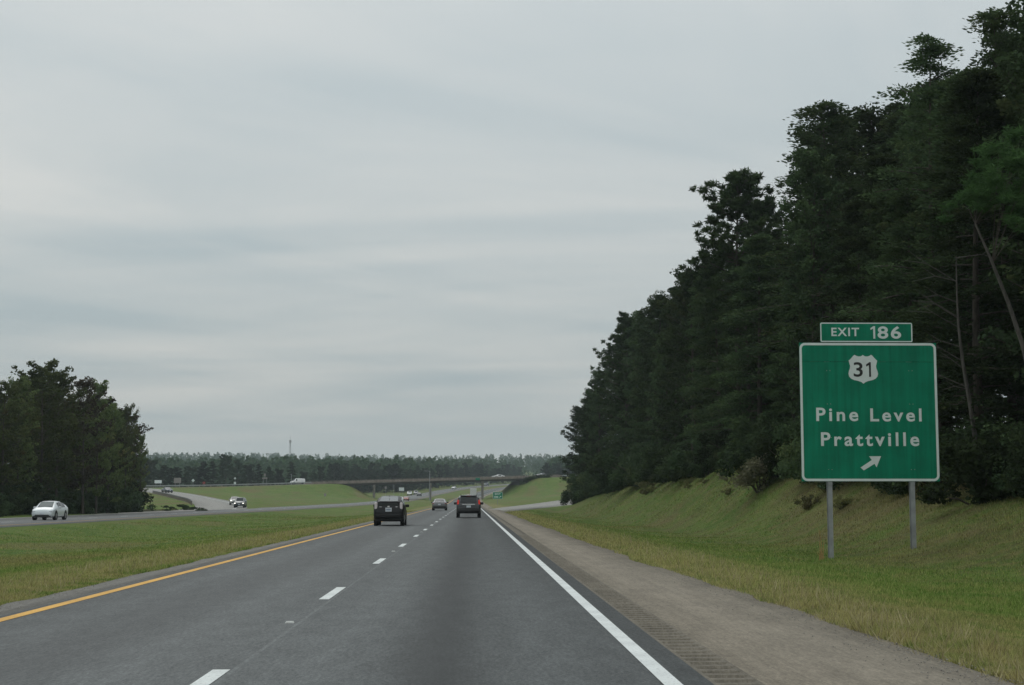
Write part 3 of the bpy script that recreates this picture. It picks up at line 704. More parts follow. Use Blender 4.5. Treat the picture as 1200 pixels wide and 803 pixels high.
MB().tube([(0, 0, -.3), (0, 0, h_)], [.1, .06], 8).build('mast', GALV, p_); MB().box((-.3, 0, h_ - .1), (.6, .05, .05)).build('arm', GALV, p_)
x_, zt = at(503.6, 552.0, 530); g0 = gz(x_, 530); p_ = tag(empty('street_lamp', (x_, 530, g0)), 'tall thin lamp pole rising above the bridge at the middle pier', 'street lamp'); h_ = zt - g0
MB().tube([(0, 0, -.3), (0, 0, h_)], [.15, .08], 8).build('mast', GALV, p_); MB().tube([(0, 0, h_ - .1), (-.8, 0, h_), (-1.3, 0, h_)], .04, 6).build('arm', GALV, p_); MB().cbox((-1.5, 0, h_), (.6, .25, .12)).build('lamp_head', GALV, p_)
x_, zt = at(148.4, 567.6, 214); g0 = gz(x_, 214); tag(MB().tube([(x_, 214, g0 - .2), (x_, 214, zt)], .055, 8).build('marker_post', POSTWHITE), 'white marker post among the vine covered bushes at the left', 'post')
# green name plate hung on the bridge
s_b = min(np.arange(2, BLEN, .25), key=lambda s: abs(pxof(*bframe(s, -6.4, 7))[0] - 560)); p = bframe(s_b, -6.42, dz(s_b) + .05)
o = MB().prism(rrect(-.85, .85, -.42, .42, .05), -.03, .03).build('bridge_sign', SIGN_GREEN); o.location = p; o.rotation_euler = (0, 0, math.atan2(BDIR[1], BDIR[0])); tag(o, 'small green plate mounted on the side of the bridge', 'sign')
# painted gore nose by the ramp
x_, _ = at(303, 594, 262)
# radio tower on the far hill
tx, ttop = at(340.3, 511.0, 2050); tg = gz(tx, 2050)
tw = tag(empty('radio_tower', (tx, 2050, tg)), 'slim lattice radio tower rising from the far wooded ridge', 'radio tower'); hh = ttop - tg
cr = [(1.1*math.cos(a), 1.1*math.sin(a)) for a in (R(90), R(210), R(330))]; t_ = MB()
for a in cr: t_.tube([(a[0], a[1], 0), (a[0], a[1], hh - 5)], .20, 5)
t_.build('frame', TOWERM, tw); b_ = MB(); nb = int(hh // 4)
for k in range(nb):
    for i in range(3): a, c = cr[i], cr[(i+1) % 3]; b_.tube([(a[0], a[1], k*4), (c[0], c[1], min(k*4+4, hh-5))], .10, 4)
b_.build('brace', TOWERM, tw); MB().tube([(0, 0, hh-5), (0, 0, hh)], .16, 5).build('antenna', TOWERM, tw)
MB().tube([(0, 0, hh-9), (0, 0, hh-6)], 1.5, 8).build('antenna_drum', TOWERM, tw)

# ------------------------------------------------------------------ vehicles
def paint(name, col, metal=.3, rough=.32): return simple('paint_' + name, col, rough, metal, .04, 2, .5, .7)
GLASS = simple('car_glass', (.018, .022, .024), .08, 0, .02, 2, .45); GLASS_SKY = simple('car_glass_sky_reflection', (.10, .12, .125), .10, .25, .05, 2, .9)  # second glass is paler: the sky's reflection is put into its base colour
GLASS_MID = simple('car_glass_teal', (.055, .085, .088), .25, 0, .05, 2, .15)
RUBBER = simple('tyre_rubber', (.018, .018, .018), .85); RIM = simple('wheel_rim', (.35, .35, .36), .35, .8); TRIM = simple('black_trim', (.02, .02, .021), .5)
CHROME = simple('chrome', (.6, .6, .6), .2, .9); PLATE = simple('plate_white', (.62, .66, .70), .5); UNDER = simple('underbody', (.01, .01, .01), .9)
TAIL_CLEAR = simple('clear_tail_light', (.68, .62, .62), .2); TAIL_RED = simple('red_tail_light', (.30, .012, .010), .25)
TAIL_LIT = simple('lit_tail_light', (.5, .02, .015), .3, emit=(1, .06, .035), es=.22); HEAD = simple('headlight_glass', (.55, .58, .6), .15); HEAD_LIT = simple('lit_headlight', (.9, .9, .85), .2, emit=(1, .95, .82), es=2.6)
PLATE_PRINT = simple('plate_print', (.24, .28, .36), .6)

def loft(st, mat, name, parent):
    """body skin from stations (y, zbottom, zbelt, ztop, wbottom, wbelt, wtop)"""
    vs = []; fs = []; n = 16
    for (y, zb, zl, zt, wb, wl, wt) in st:
        half = [(0, zb), (wb * .86, zb), (wb, zb + .10), (wl * 1.0, zb + (zl - zb) * .45), (wl, zl - .10), (wl * .97, zl), (wt + (wl*.97 - wt) * .10, zt - (zt - zl) * .16), (wt * .86, zt - .015), (0, zt + .012)]
        prof = [(x, z) for x, z in half] + [(-x, z) for x, z in half[-2:0:-1]]
        vs += [(x, y, z) for x, z in prof]
    for i in range(len(st) - 1):
        for k in range(n): fs.append((i*n + k, i*n + (k+1) % n, (i+1)*n + (k+1) % n, (i+1)*n + k))
    fs += [tuple(range(n)), tuple((len(st)-1)*n + k for k in reversed(range(n)))]
    m = MB().add(vs, fs); o = m.build(name, mat, parent, smooth=True, angle=38); return vs, n
def quad_panel(name, q, mat, parent, inset=(.06, .06), off=.034, div=1):
    """panel lying just proud of a body face; q = four corners a,b,c,d"""
    a, b, c, d = [Vector(p) for p in q]; iu, iv = inset
    def P(u, v): return (a*(1-u) + b*u)*(1-v) + (d*(1-u) + c*u)*v
    nn = (b - a).cross(d - a).normalized(); cen = (a+b+c+d)/4
    if nn.dot(cen - Vector((0, cen.y * .6, .6))) < 0: nn = -nn
    r = [P(iu, iv), P(1-iu, iv), P(1-iu, 1-iv), P(iu, 1-iv)]
    vs = [tuple(p + nn*off) for p in r] + [tuple(p - nn*.03) for p in r]
    return MB().add(vs, [(0,1,2,3),(7,6,5,4),(0,4,5,1),(1,5,6,2),(2,6,7,3),(3,7,4,0)]).build(name, mat, parent)
WHEEL = {}
def wheel(parent, x, y, r, w):
    k = (round(r, 2), round(w, 2))
    if k not in WHEEL:
        t = MB().tube([(-w/2, 0, 0), (-w/2+.02, 0, 0), (w/2-.02, 0, 0), (w/2, 0, 0)], [r*.93, r, r, r*.93], 24).mesh('wheel', RUBBER, True, 40)
        rm = MB().tube([(-.005, 0, 0), (.012, 0, 0)], [r*.62, r*.56], 20); 
        for i in range(5):
            a = 2*math.pi*i/5; rm.box((.018, 0, r*.33), (.012, .07, r*.5), 0, Matrix.Rotation(a, 4, 'X'))
        WHEEL[k] = (t, rm.mesh('rim', RIM), MB().tube([(-.02, 0, 0), (.004, 0, 0)], r*.64, 20).mesh('hub', UNDER))
    t, rm, hb = WHEEL[k]
    o = link('wheel', t, parent, (x, y, r)); s = 1 if x > 0 else -1
    q = link('rim', rm, o, (s*(w/2 + .004), 0, 0)); q.scale = (s, 1, 1)
    return o
def car(name, loc, rz, label, cat, st, col, wheels, roof, rwin, wind, sides, pieces=(), group=None, r=.33, glass=None, body='body', track=.76, rear_glass=None):
    """roof etc. are station indices; pieces = (name, centre, size, material, mirrored)"""
    t = tag(empty(name, loc, rz), label, cat, group); vs, n = loft(st, col, body, t); V = lambda i, k: vs[i*n + k]
    half = [7, 9]   # roof-edge vertices, right and left
    if rwin: i, j = rwin; quad_panel('rear_window', [V(i,7), V(i,9), V(j,9), V(j,7)], rear_glass or glass or GLASS, t, (.04, .07))
    if wind: i, j = wind; quad_panel('windshield', [V(i,7), V(i,9), V(j,9), V(j,7)], glass or GLASS, t, (.03, .04))
    for a, b in sides:
        quad_panel('side_window', [V(a,5), V(b,5), V(b,6), V(a,6)], GLASS, t, (.05, .06)); quad_panel('side_window', [V(a,11), V(b,11), V(b,10), V(a,10)], GLASS, t, (.05, .06))
    wl = max(s[5] for s in st)
    for y in wheels:
        for sx in (1, -1):
            wheel(t, sx * track, y, r, .22)
            ar_ = MB().tube([(sx*(wl - .10), y, r + .03), (sx*(wl + .006), y, r + .03)], r + .07, 20).build('wheel_arch', UNDER, t)
    for p in pieces:
        nm, c, d, m, mir = p
        for sx in ((1, -1) if mir else (1,)):
            MB().cbox((c[0]*sx, c[1], c[2]), d, min(d) * .3).build(nm, m, t)
    return t

# --- shapes of bodies (origin at the middle of the car, +y forward)
HATCH = [(-2.22,.42,.74,.78,.70,.74,.66),(-2.18,.30,.80,.86,.80,.84,.72),(-2.12,.26,.94,1.06,.84,.865,.71),(-2.00,.24,.98,1.18,.85,.87,.67),(-1.30,.22,.98,1.335,.86,.872,.638),(-.72,.20,.96,1.46,.86,.872,.60),(.05,.20,.95,1.49,.86,.872,.60),(.62,.20,.94,1.43,.86,.87,.60),(1.42,.20,.92,1.00,.86,.86,.70),(1.85,.22,.82,.90,.84,.85,.66),(2.14,.24,.66,.76,.78,.80,.60),(2.24,.28,.55,.60,.62,.64,.50)]
SEDAN = [(-2.42,.44,.80,.84,.70,.74,.66),(-2.36,.32,.92,.98,.84,.88,.78),(-2.25,.28,.98,1.06,.88,.91,.76),(-1.70,.24,.98,1.10,.90,.915,.72),(-.95,.22,.97,1.40,.90,.915,.60),(-.30,.20,.96,1.46,.90,.915,.60),(.30,.20,.95,1.44,.90,.915,.60),(1.15,.20,.93,1.00,.90,.91,.74),(1.80,.22,.86,.92,.88,.90,.72),(2.28,.26,.70,.78,.82,.84,.66),(2.40,.30,.56,.62,.66,.68,.52)]
SUV = [(-2.55,.50,.86,.90,.84,.88,.80),(-2.52,.42,1.06,1.12,.94,.97,.86),(-2.46,.38,1.14,1.22,.96,.985,.84),(-2.20,.36,1.16,1.72,.97,.99,.76),(-2.02,.35,1.16,1.80,.97,.99,.76),(-.90,.34,1.15,1.86,.97,.99,.76),(.10,.34,1.14,1.86,.97,.99,.76),(.60,.34,1.13,1.80,.97,.99,.74),(1.30,.34,1.10,1.20,.97,.98,.80),(2.10,.36,1.02,1.10,.95,.97,.78),(2.45,.40,.80,.92,.90,.92,.72),(2.56,.44,.62,.68,.74,.76,.60)]
VAN = [(-2.45,.50,.90,.96,.80,.84,.78),(-2.42,.36,1.10,1.80,.92,.95,.84),(-2.30,.32,1.10,1.96,.93,.96,.82),(-1.0,.30,1.10,2.02,.93,.96,.80),(.40,.30,1.10,2.00,.93,.96,.80),(.85,.30,1.08,1.92,.93,.96,.78),(1.55,.30,1.06,1.16,.92,.95,.80),(2.20,.32,.92,1.00,.90,.92,.76),(2.44,.38,.66,.74,.78,.80,.62)]
def sz(y, dy=.0): return float(road_z(y)) + dy
def lane_at(px, Y): return at(px, 600, Y)[0]

BLK = simple('paint_black', (.010,.010,.011), .38, 0, .04, 2, .35)
# black hatchback in the left lane
Y = 84.5; x = lane_at(457.8, Y)
h = car('car', (x, Y, 0), 0, 'black hatchback driving in the left lane just ahead, seen from behind', 'car', HATCH, BLK, (-1.35, 1.35), None, (3, 5), (7, 8), ((4,5),(5,6),(6,7)),
  (('tail_light', (.73,-2.115,.95), (.17,.13,.40), TAIL_CLEAR, True), ('bumper', (0,-2.20,.50), (1.50,.14,.20), BLK, False), ('lower_bumper', (0,-2.16,.30), (1.42,.10,.10), UNDER, False),
   ('spoiler', (0,-2.06,1.175), (1.30,.16,.035), TRIM, False), ('rear_lower_window', (0,-2.09,1.05), (1.20,.10,.17), GLASS, False), ('license_plate', (0,-2.235,.80), (.36,.02,.19), PLATE, False),
   ('emblem', (0,-2.185,.945), (.14,.03,.08), CHROME, False), ('badge', (.46,-2.185,.93), (.12,.03,.04), CHROME, False), ('badge', (-.46,-2.185,.93), (.16,.03,.035), CHROME, False), ('mirror', (.96,.62,.98), (.22,.12,.15), BLK, True),
   ('wiper', (-.25,-2.0,1.19), (.40,.03,.025), TRIM, False), ('antenna', (0,-1.2,1.46), (.02,.14,.08), TRIM, False), ('head_rest', (.36,-1.0,1.32), (.24,.08,.14), TRIM, True)), rear_glass=GLASS_SKY)
for q in h.children:
    if q.name.startswith('license_plate'): MB().box((0, -2.247, .80), (.26, .004, .06)).build('print', PLATE_PRINT, q)
h.scale = (.93, 1, 1.09)
# dark grey suv in the right lane
Y = 119; x = lane_at(549.2, Y)
GP = paint('dark_grey', (.018,.019,.022), .2, .3)
s_ = car('suv', (x, Y, 0), 0, 'dark grey suv with red tail lights lit, driving in the right lane ahead', 'suv', SUV, GP, (-1.5, 1.55), None, (2, 3), (7, 8), ((3,5),(5,6),(6,7)),
  (('tail_light', (.86,-2.46,1.22), (.15,.12,.46), TAIL_LIT, True), ('bumper', (0,-2.60,.62), (1.80,.18,.26), TRIM, False), ('license_plate', (0,-2.58,.92), (.36,.02,.17), PLATE, False), ('bumper_trim', (0,-2.60,.80), (1.7,.06,.05), simple('bumper_grey', (.09,.09,.095), .4), False), ('chrome_strip', (0,-2.56,1.08), (1.05,.03,.09), CHROME, False),
   ('roof_rail', (.66,-.9,1.90), (.05,2.2,.05), TRIM, True), ('spoiler', (0,-2.16,1.80), (1.36,.26,.05), GP, False), ('mirror', (1.10,.85,1.16), (.26,.12,.20), TRIM, True), ('third_brake_light', (0,-2.30,1.765), (.34,.04,.03), TAIL_RED, False),
   ('step', (.93,0,.36), (.10,2.0,.06), TRIM, True)), r=.39, track=.84)
s_.scale = (.94, .94, .94)
# grey sedan further in the left lane
Y = 192; x = lane_at(515.3, Y)
car('car', (x, Y, 0), 0, 'silver grey sedan far ahead in the left lane, seen from behind', 'car', SEDAN, paint('silver', (.22,.22,.225), .5), (-1.4, 1.4), None, (3, 4), (6, 7), ((4,5),(5,6)),
  (('tail_light', (.74,-2.36,.86), (.22,.08,.16), TAIL_RED, True), ('bumper', (0,-2.44,.42), (1.66,.12,.24), TRIM, False), ('license_plate', (0,-2.44,.74), (.34,.02,.17), PLATE, False), ('mirror', (1.0,.45,1.0), (.24,.12,.15), TRIM, True), ('boot_trim', (0,-2.40,.97), (1.3,.04,.05), TRIM, False)), r=.34)
# box truck beyond the bridge
Y = 600; x = lane_at(554.6, Y); t = tag(empty('truck', (x, Y, sz(Y))), 'white box truck far ahead in the right lane, above the roof of the dark suv', 'truck')
MB().cbox((0, 0, 2.15), (2.4, 6, 2.6), .05).build('box_body', paint('white', (.70,.70,.68), 0), t); MB().cbox((0, 3.9, 1.5), (2.1, 1.7, 2.0), .2).build('cab', paint('white', (.70,.70,.68), 0), t)
MB().cbox((0, -2.9, .72), (2.3, .2, .35), .03).build('bumper', TRIM, t); MB().box((0, .6, .7), (1.0, 7.4, .22)).build('chassis', UNDER, t); MB().box((0, -3.01, 2.1), (2.1, .03, 2.3)).build('rear_door', simple('truck_door', (.60,.60,.57), .6), t)
for yy in (-1.7, 3.6):
    for sx in (1, -1): wheel(t, sx * .95, yy, .48, .28)
# white sedan-like hatchback, oncoming, on the far carriageway
def oncoming(name, px, Y, st, col, label, lit=False, rz=math.pi, zz=None, cat='car', r=.33, wheels=(-1.35, 1.35), rw=(3,5), wd=(7,8), sd=((4,5),(5,6),(6,7)), x=None, **kw):
    x = lane_at(px, Y) if x is None else x; z = float(opp_z(Y)) if zz is None else zz; H_ = HEAD_LIT if lit else HEAD
    f = st[-2]; 
    return car(name, (x, Y, z), rz, label, cat, st, col, wheels, None, rw, wd, sd,
      (('headlight', (f[5]*.80, f[0]-.02, f[2]), (.26,.16,.13), H_, True), ('grille', (0, st[-1][0]-.0, st[-1][1]+.10), (f[5]*1.3,.06,.10), TRIM, False), ('bumper', (0, f[0]+.07, f[1]+.06), (f[5]*1.7,.12,.10), TRIM, False),
       ('license_plate', (0, st[-1][0]+.03, st[-1][2]-.02), (.30,.02,.13), PLATE, False), ('mirror', (st[6][5]+.10, .75, st[6][2]+.02), (.22,.12,.15), col, True), ('tail_light', (st[1][5]*.86, st[1][0], st[1][2]), (.2,.08,.16), TAIL_RED, True)) + kw.get('more', ()), r=r, glass=kw.get('glass'))
oncoming('car', 60.5, 121, HATCH, paint('pearl', (.62,.66,.67), .1), 'silver white hatchback coming the other way on the far carriageway at the left', x=-33.0,
   more=(('lower_grille', (0, 2.235, .36), (1.1, .05, .09), UNDER, False), ('fog_light', (.62, 2.16, .42), (.14,.08,.10), TRIM, True)), glass=GLASS_MID)
WH = paint('white', (.70,.70,.68), 0); DK = paint('dark_blue_grey', (.03,.04,.055)); SUVK = dict(cat='suv', r=.38, wheels=(-1.5, 1.55), rw=(2,3), sd=((3,5),(5,6),(6,7)))
s_ = oncoming('suv', 281.4, 256, SUV, paint('dark_green_grey', (.05,.06,.062)), 'dark suv with headlights on where the entry ramp joins the far carriageway', True, rz=math.pi + R(3), zz=-.05, **SUVK)
s_.scale = (.9, .9, .92)
oncoming('car', 274.9, 278, SEDAN, paint('beige_grey', (.30,.30,.28), .4), 'pale sedan with headlights on following close behind the dark suv on the ramp', True, rz=math.pi + R(10), zz=.40, rw=(3,4), wd=(6,7), sd=((4,5),(5,6)))
i_ = min(range(len(RAMP_L)), key=lambda i: abs(pxof(*RAMP_L[i])[0] - 196)); p = RAMP_L[i_]
oncoming('car', 0, float(p[1]), SEDAN, DK, 'dark sedan at the top of the entry ramp beside the white rectangular sign', rz=math.pi - R(-30), x=float(p[0]), zz=float(p[2]) - .02, rw=(3,4), wd=(6,7), sd=((4,5),(5,6)))
oncoming('car', 469.3, 440, HATCH, WH, 'white car with headlights on coming out from under the bridge', True)
oncoming('car', 475.6, 475, SEDAN, paint('red', (.30,.05,.03)), 'small red car half hidden behind the white car under the bridge', rw=(3,4), wd=(6,7), sd=((4,5),(5,6)))
oncoming('suv', 479.8, 640, SUV, WH, 'leftmost white suv in the short queue of cars beyond the bridge', **SUVK)
oncoming('suv', 487.3, 655, SUV, paint('silver', (.22,.22,.225), .5), 'silver suv between the white suv and the dark sedan beyond the bridge', **SUVK)
oncoming('car', 491.2, 625, SEDAN, BLK, 'dark sedan at the right end of the short queue beyond the bridge', rw=(3,4), wd=(6,7), sd=((4,5),(5,6)))
oncoming('car', 532.0, 800, SEDAN, WH, 'lone white car far up the highway, between the middle and right pier', rw=(3,4), wd=(6,7), sd=((4,5),(5,6)), rz=math.pi - R(12), x=float(opp_x(800)) - 1.5)
oncoming('suv', 572, 940, SUV, DK, 'dark vehicle farthest up the highway, right of the right pier', rz=math.pi - R(18), x=float(opp_x(940)) - 1.7, **SUVK)
# on the overpass
hd = math.atan2(BDIR[1], BDIR[0])
def on_deck(px, t):
    s = min(np.arange(-60, BLEN + 60, .25), key=lambda s: abs(pxof(*bframe(s, t, 7))[0] - px)); p = bframe(s, t, 0); return p[0], p[1], deck_z(s) + .02
x_, y_, z_ = on_deck(348.6, 2.2)
oncoming('van', 0, y_, VAN, WH, 'white van driving left along the bridge approach on top of the embankment', cat='van', rz=hd + R(90), x=x_, zz=z_, r=.34, wheels=(-1.5, 1.5), rw=(1,2), wd=(5,6), sd=((4,5),))
x_, y_, z_ = on_deck(583.5, 2.2)
oncoming('car', 0, y_, SEDAN, WH, 'white sedan crossing the bridge near its right end', rz=hd + R(90), x=x_, zz=z_, rw=(3,4), wd=(6,7), sd=((4,5),(5,6)))
x_, y_, z_ = on_deck(636.5, -2.2)
oncoming('car', 0, y_, SEDAN, paint('pale_grey', (.38,.39,.40), .3), 'pale grey car just off the right end of the bridge', rz=hd - R(90), x=x_, zz=z_, rw=(3,4), wd=(6,7), sd=((4,5),(5,6)))

# ------------------------------------------------------------------ trees
def leaf_cloud(cen, size, g, flat=0.0, aspect=.55, droop=None, dirs=None):
    """one small diamond leaf or spray per centre; flat=1 keeps them level"""
    n = len(cen); a = g.normal(size=(n, 3)); 
    if dirs is not None: a = dirs + .5 * g.normal(size=(n, 3))
    a[:, 2] *= (1 - flat * .85); a /= np.linalg.norm(a, axis=1)[:, None]
    b = g.normal(size=(n, 3)); b[:, 2] *= (1 - flat * .8); b -= (b * a).sum(1)[:, None] * a; b /= np.linalg.norm(b, axis=1)[:, None]
    s = (size * g.uniform(.6, 1.35, n))[:, None]
    V = np.stack([cen - a*s, cen + b*s*aspect - a*s*.15, cen + a*s, cen - b*s*aspect - a*s*.15], 1).reshape(-1, 3)
    return V, np.arange(4 * n).reshape(n, 4)
class Tree: pass
def make_tree(seed, H, kind, leaf, bark, base=.12, n_limb=40, spread=.2, clusters=5, per=80, lsize=.13, trunk_r=None, gaps=.12, lean=(0, 0)):
    """returns (trunk mesh, crown mesh) of a tree H metres tall standing at the origin"""
    g = np.random.default_rng(seed); rnd = random.Random(seed); T = MB(); tr = trunk_r or H * .0115
    bend = g.normal(size=2) * H * .012 + np.array(lean) * H
    axis_ = lambda t: np.array([bend[0]*t*t + .03*H*.15*math.sin(t*5+seed), bend[1]*t*t + .03*H*.15*math.cos(t*4+seed), t*H])
    ts = np.linspace(0, .97, 10); T.tube([tuple(axis_(t) - np.array([0, 0, .4 if i == 0 else 0])) for i, t in enumerate(ts)], [max(tr*(1 - t*.93)*(1.35 if t == 0 else 1), .02) for t in ts], 8)
    cen = []; dirs = []; ga = 2.399
    for i in range(n_limb):
        t = base + (.98 - base) * ((i + rnd.random()*.8) / n_limb) ** .92; u = (t - base) / (1 - base)
        if kind == 'feather': prof = (1 - u) ** .72 * .95 + .06
        elif kind == 'pine': prof = (math.sin(math.pi * min(1, .22 + u * .80)) ** .7) * .85 + .12
        else: prof = (math.sin(math.pi * min(1, .16 + u * .82)) ** .55) * .9 + .08
        ln = H * spread * prof * rnd.uniform(.62, 1.18); az = i * ga + rnd.uniform(-.5, .5); up = {'feather': .12 + .35*u, 'pine': .25 + .5*u, 'hard': .45 + .5*u}[kind] + rnd.uniform(-.15, .2)
        if rnd.random() < gaps and u < .9: continue
        o = axis_(t); d = np.array([math.cos(az), math.sin(az), up]); d /= np.linalg.norm(d); sag = {'feather': .22, 'pine': .05, 'hard': .02}[kind]
        pts = [o + d*ln*q + np.array([0, 0, -sag*ln*q*q]) for q in (0, .35, .7, 1)]
        T.tube([tuple(p) for p in pts], [tr*.30*(1-u*.6), tr*.22*(1-u*.6), tr*.13*(1-u*.6), .012], 4)
        side = np.array([-d[1], d[0], 0])
        for k in range(clusters):
            q = .25 + .78 * (k + rnd.random()) / clusters; p = o + d*ln*q + np.array([0, 0, -sag*ln*q*q]); w = ln * .42 * (1.15 - q * .6) * rnd.uniform(-1, 1)
            p2 = p + side*w + np.array([0, 0, rnd.uniform(-.1, .25) * (1 if kind != 'feather' else .4)]) 
            T.tube([tuple(p), tuple(p2)], [.02, .01], 3)
            if kind == 'pine':
                m = per; c = p2 + g.normal(size=3) * .15; dd = g.normal(size=(m, 3)); dd /= np.linalg.norm(dd, axis=1)[:, None]; dd[:, 2] = dd[:, 2]*.8 + .25
                cen.append(c + dd * g.uniform(.05, .42, (m, 1)) * H * .034); dirs.append(dd)
            elif kind == 'feather':
                m = per; e = g.normal(size=(m, 3)) * np.array([1, 1, .22]); along = (g.random(m) - .3)[:, None] * d * ln * .24
                c = p2 + e * H * .017 + along; c[:, 2] -= .35 * np.linalg.norm((c - p2)[:, :2], axis=1) ** 1.3; cen.append(c); dirs.append(np.tile(d, (m, 1)) + .6*e)
            else:
                m = per; e = g.normal(size=(m, 3)); e /= np.linalg.norm(e, axis=1)[:, None]; e *= g.uniform(.3, 1, (m, 1)) ** .5
                cen.append(p2 + e * np.array([1, 1, .72]) * H * .030 * rnd.uniform(.5, 1.25)); dirs.append(e)
    cen = np.concatenate(cen); dirs = np.concatenate(dirs)
    if kind == 'feather': V, F_ = leaf_cloud(cen, lsize, g, .55, .42, dirs=dirs)
    elif kind == 'pine': V, F_ = leaf_cloud(cen, lsize * 1.35, g, 0, .22, dirs=dirs)
    else: V, F_ = leaf_cloud(cen, lsize, g, .25, .62)
    cm = np_mesh('crown', V, F_, leaf); tm = T.mesh('trunk', bark, True, 60)
    q = Tree(); q.tm, q.cm, q.H = tm, cm, H; return q
def plant_tree(name, proto, x, y, h, label, group, rz=None, wide=1.0, cat='tree', sink=.15):
    s = h / proto.H; o = tag(empty(name, (x, y, gz(x, y) - sink), random.uniform(0, 6.28) if rz is None else rz), label, cat, group)
    o.scale = (s * wide, s * wide, s); link('trunk', proto.tm, o); link('crown', proto.cm, o); return o
FEA = [make_tree(100 + i, 20, 'feather', LEAF_WOOD, BARK, base=(.10, .16, .08, .2, .14)[i], n_limb=66, spread=(.20, .17, .22, .18, .19)[i], clusters=8, per=72, lsize=.115, gaps=.14) for i in range(5)]
HRD = [make_tree(200 + i, 14, 'hard', (LEAF_HARD, LEAF_HARD, LEAF_BROWN, LEAF_HARD)[i], BARK, base=(.10, .14, .18, .22)[i], n_limb=54, spread=(.30, .26, .26, .32)[i], clusters=9, per=28, lsize=.12, gaps=(.18, .25, .34, .30)[i]) for i in range(4)]
PIN = [make_tree(310 + i, 22, 'pine', LEAF_PINE, BARK, base=(.52, .5, .36)[i], n_limb=52, spread=(.18, .17, .19)[i], clusters=10, per=60, lsize=.15, gaps=.1) for i in range(3)]
DARKHARD = [make_tree(400 + i, 20, 'hard', LEAF_WOOD, BARK, base=.12, n_limb=56, spread=.19, clusters=6, per=80, lsize=.115, gaps=.12) for i in range(2)]
SPARSE = [make_tree(450 + i, 20, 'feather', LEAF_WOOD, BARK, base=.3, n_limb=64, spread=.22, clusters=7, per=44, lsize=.10, gaps=.22) for i in range(2)]

SIL = [(600, 530), (664, 520), (680, 495), (692, 458), (706, 428), (718, 402), (732, 384), (745, 368), (765, 372), (778, 335), (800, 318), (830, 310), (860, 290), (890, 270), (915, 266), (935, 262), (950, 215), (965, 160), (985, 122), (1010, 112), (1035, 108), (1055, 108), (1080, 85), (1100, 70), (1120, 75), (1150, 62), (1175, 40), (1200, 22), (1260, -20), (1400, -40), (2400, -60)]
def sil_height(x, y, S_=SIL):
    px = 551 + 1789 * x / y; py = float(np.interp(px, [p[0] for p in S_], [p[1] for p in S_]))
    d = ray(px, py); t = y / d.y; return CAM_H + d.z * t - gz(x, y)
rw = random.Random(11)
G_WOOD = 'trees of the dense wood on the right bank'
# front row along the bank, then rows behind it
y = 34.0; k = 0
while y < 236:
    x = 19.3 + rw.uniform(-.9, 1.2) + (1.6 if y < 54 else 0); 
    if y > 205: x = 17.9 + rw.uniform(-.3, .5)
    h_ = sil_height(x, y); f = rw.choice((.72, .85, .97, 1.0)) if 60 < y < 220 else .97
    h_ = min(max(h_ * f, 8), 26); pr = (FEA[k % 5] if k % 4 else DARKHARD[k // 4 % 2]) if y < 120 else (DARKHARD[k % 2] if k % 3 else FEA[k % 5])
    plant_tree('forest_tree', pr, x, y, h_, 'tall dark leafy tree in the front row of the wood on the right bank', 'front row of the wood on the right bank', wide=rw.uniform(.85, 1.05) * (20 / max(h_, 14)) ** .3)
    y += rw.uniform(2.6, 4.2) * (1 + y / 300); k += 1
for row, (x0, step, fr) in enumerate(((24.5, 5.0, (.85, 1.0)), (31, 6.5, (.86, 1.0)), (39, 9, (.85, .97)))):
    y = 36.0 + row * 3
    while y < 236 + 0 * row:
        x = x0 + rw.uniform(-2, 2); px_ = 551 + 1789 * x / y; h_ = sil_height(x, y) * rw.uniform(*fr); h_ = min(max(h_, 8), 25 - row)
        pr = (FEA + DARKHARD)[rw.randrange(7)]
        plant_tree('forest_tree', pr, x, y, h_, 'dark tree standing deeper inside the wood on the right bank', 'inner trees of the wood on the right bank', wide=rw.uniform(.9, 1.1))
        y += step * rw.uniform(.8, 1.25) * (1 + y / 260)
for k in range(20):
    y = 38 + k * 5 + rw.uniform(-1.5, 1.5); plant_tree('forest_tree', FEA[k % 5], 21.8 + rw.uniform(-.8, 1.5), y, rw.uniform(6, 9.5), 'young low branched tree growing between the trunks of the right wood', 'young trees between the trunks of the right wood', wide=1.5)
# trees that stand out of the wood
def px_tree(name, proto, px, top, Y, label, wide=1.0, cat='tree', X=None, rz=0.0, group=None):
    x = at(px, 590, Y)[0] if X is None else X; zt = at(px, top, Y)[1]; return plant_tree(name, proto, x, Y, zt - gz(x, Y), label, group, rz, wide, cat)
px_tree('pine_tree', PIN[0], 868, 203, 104, 'tall open crowned pine rising above the wood left of the big green sign', 1.2)
px_tree('pine_tree', PIN[1], 905, 232, 108, 'smaller pine top just right of the tall open crowned pine', .8, rz=2)
px_tree('pine_tree', PIN[2], 735, 368, 176, 'round topped pine on the left shoulder of the wood', 1.1, rz=1)
px_tree('forest_tree', SPARSE[0], 985, 112, 84, 'dark spreading tree whose top juts over the wood above the left edge of the sign', 1.3, rz=.5)
px_tree('forest_tree', SPARSE[1], 1103, 30, 62, 'feathery sparse topped tree on the skyline above the right edge of the sign', .95, rz=2.2)
px_tree('forest_tree', SPARSE[0], 1190, 2, 58, 'tallest dark tree at the right edge of the photo', 1.0, rz=1.1)
px_tree('forest_tree', DARKHARD[0], 674, 478, 236, 'dark tree at the far end of the wood, overhanging the exit ramp', 1.15, rz=3.0, X=16.9)
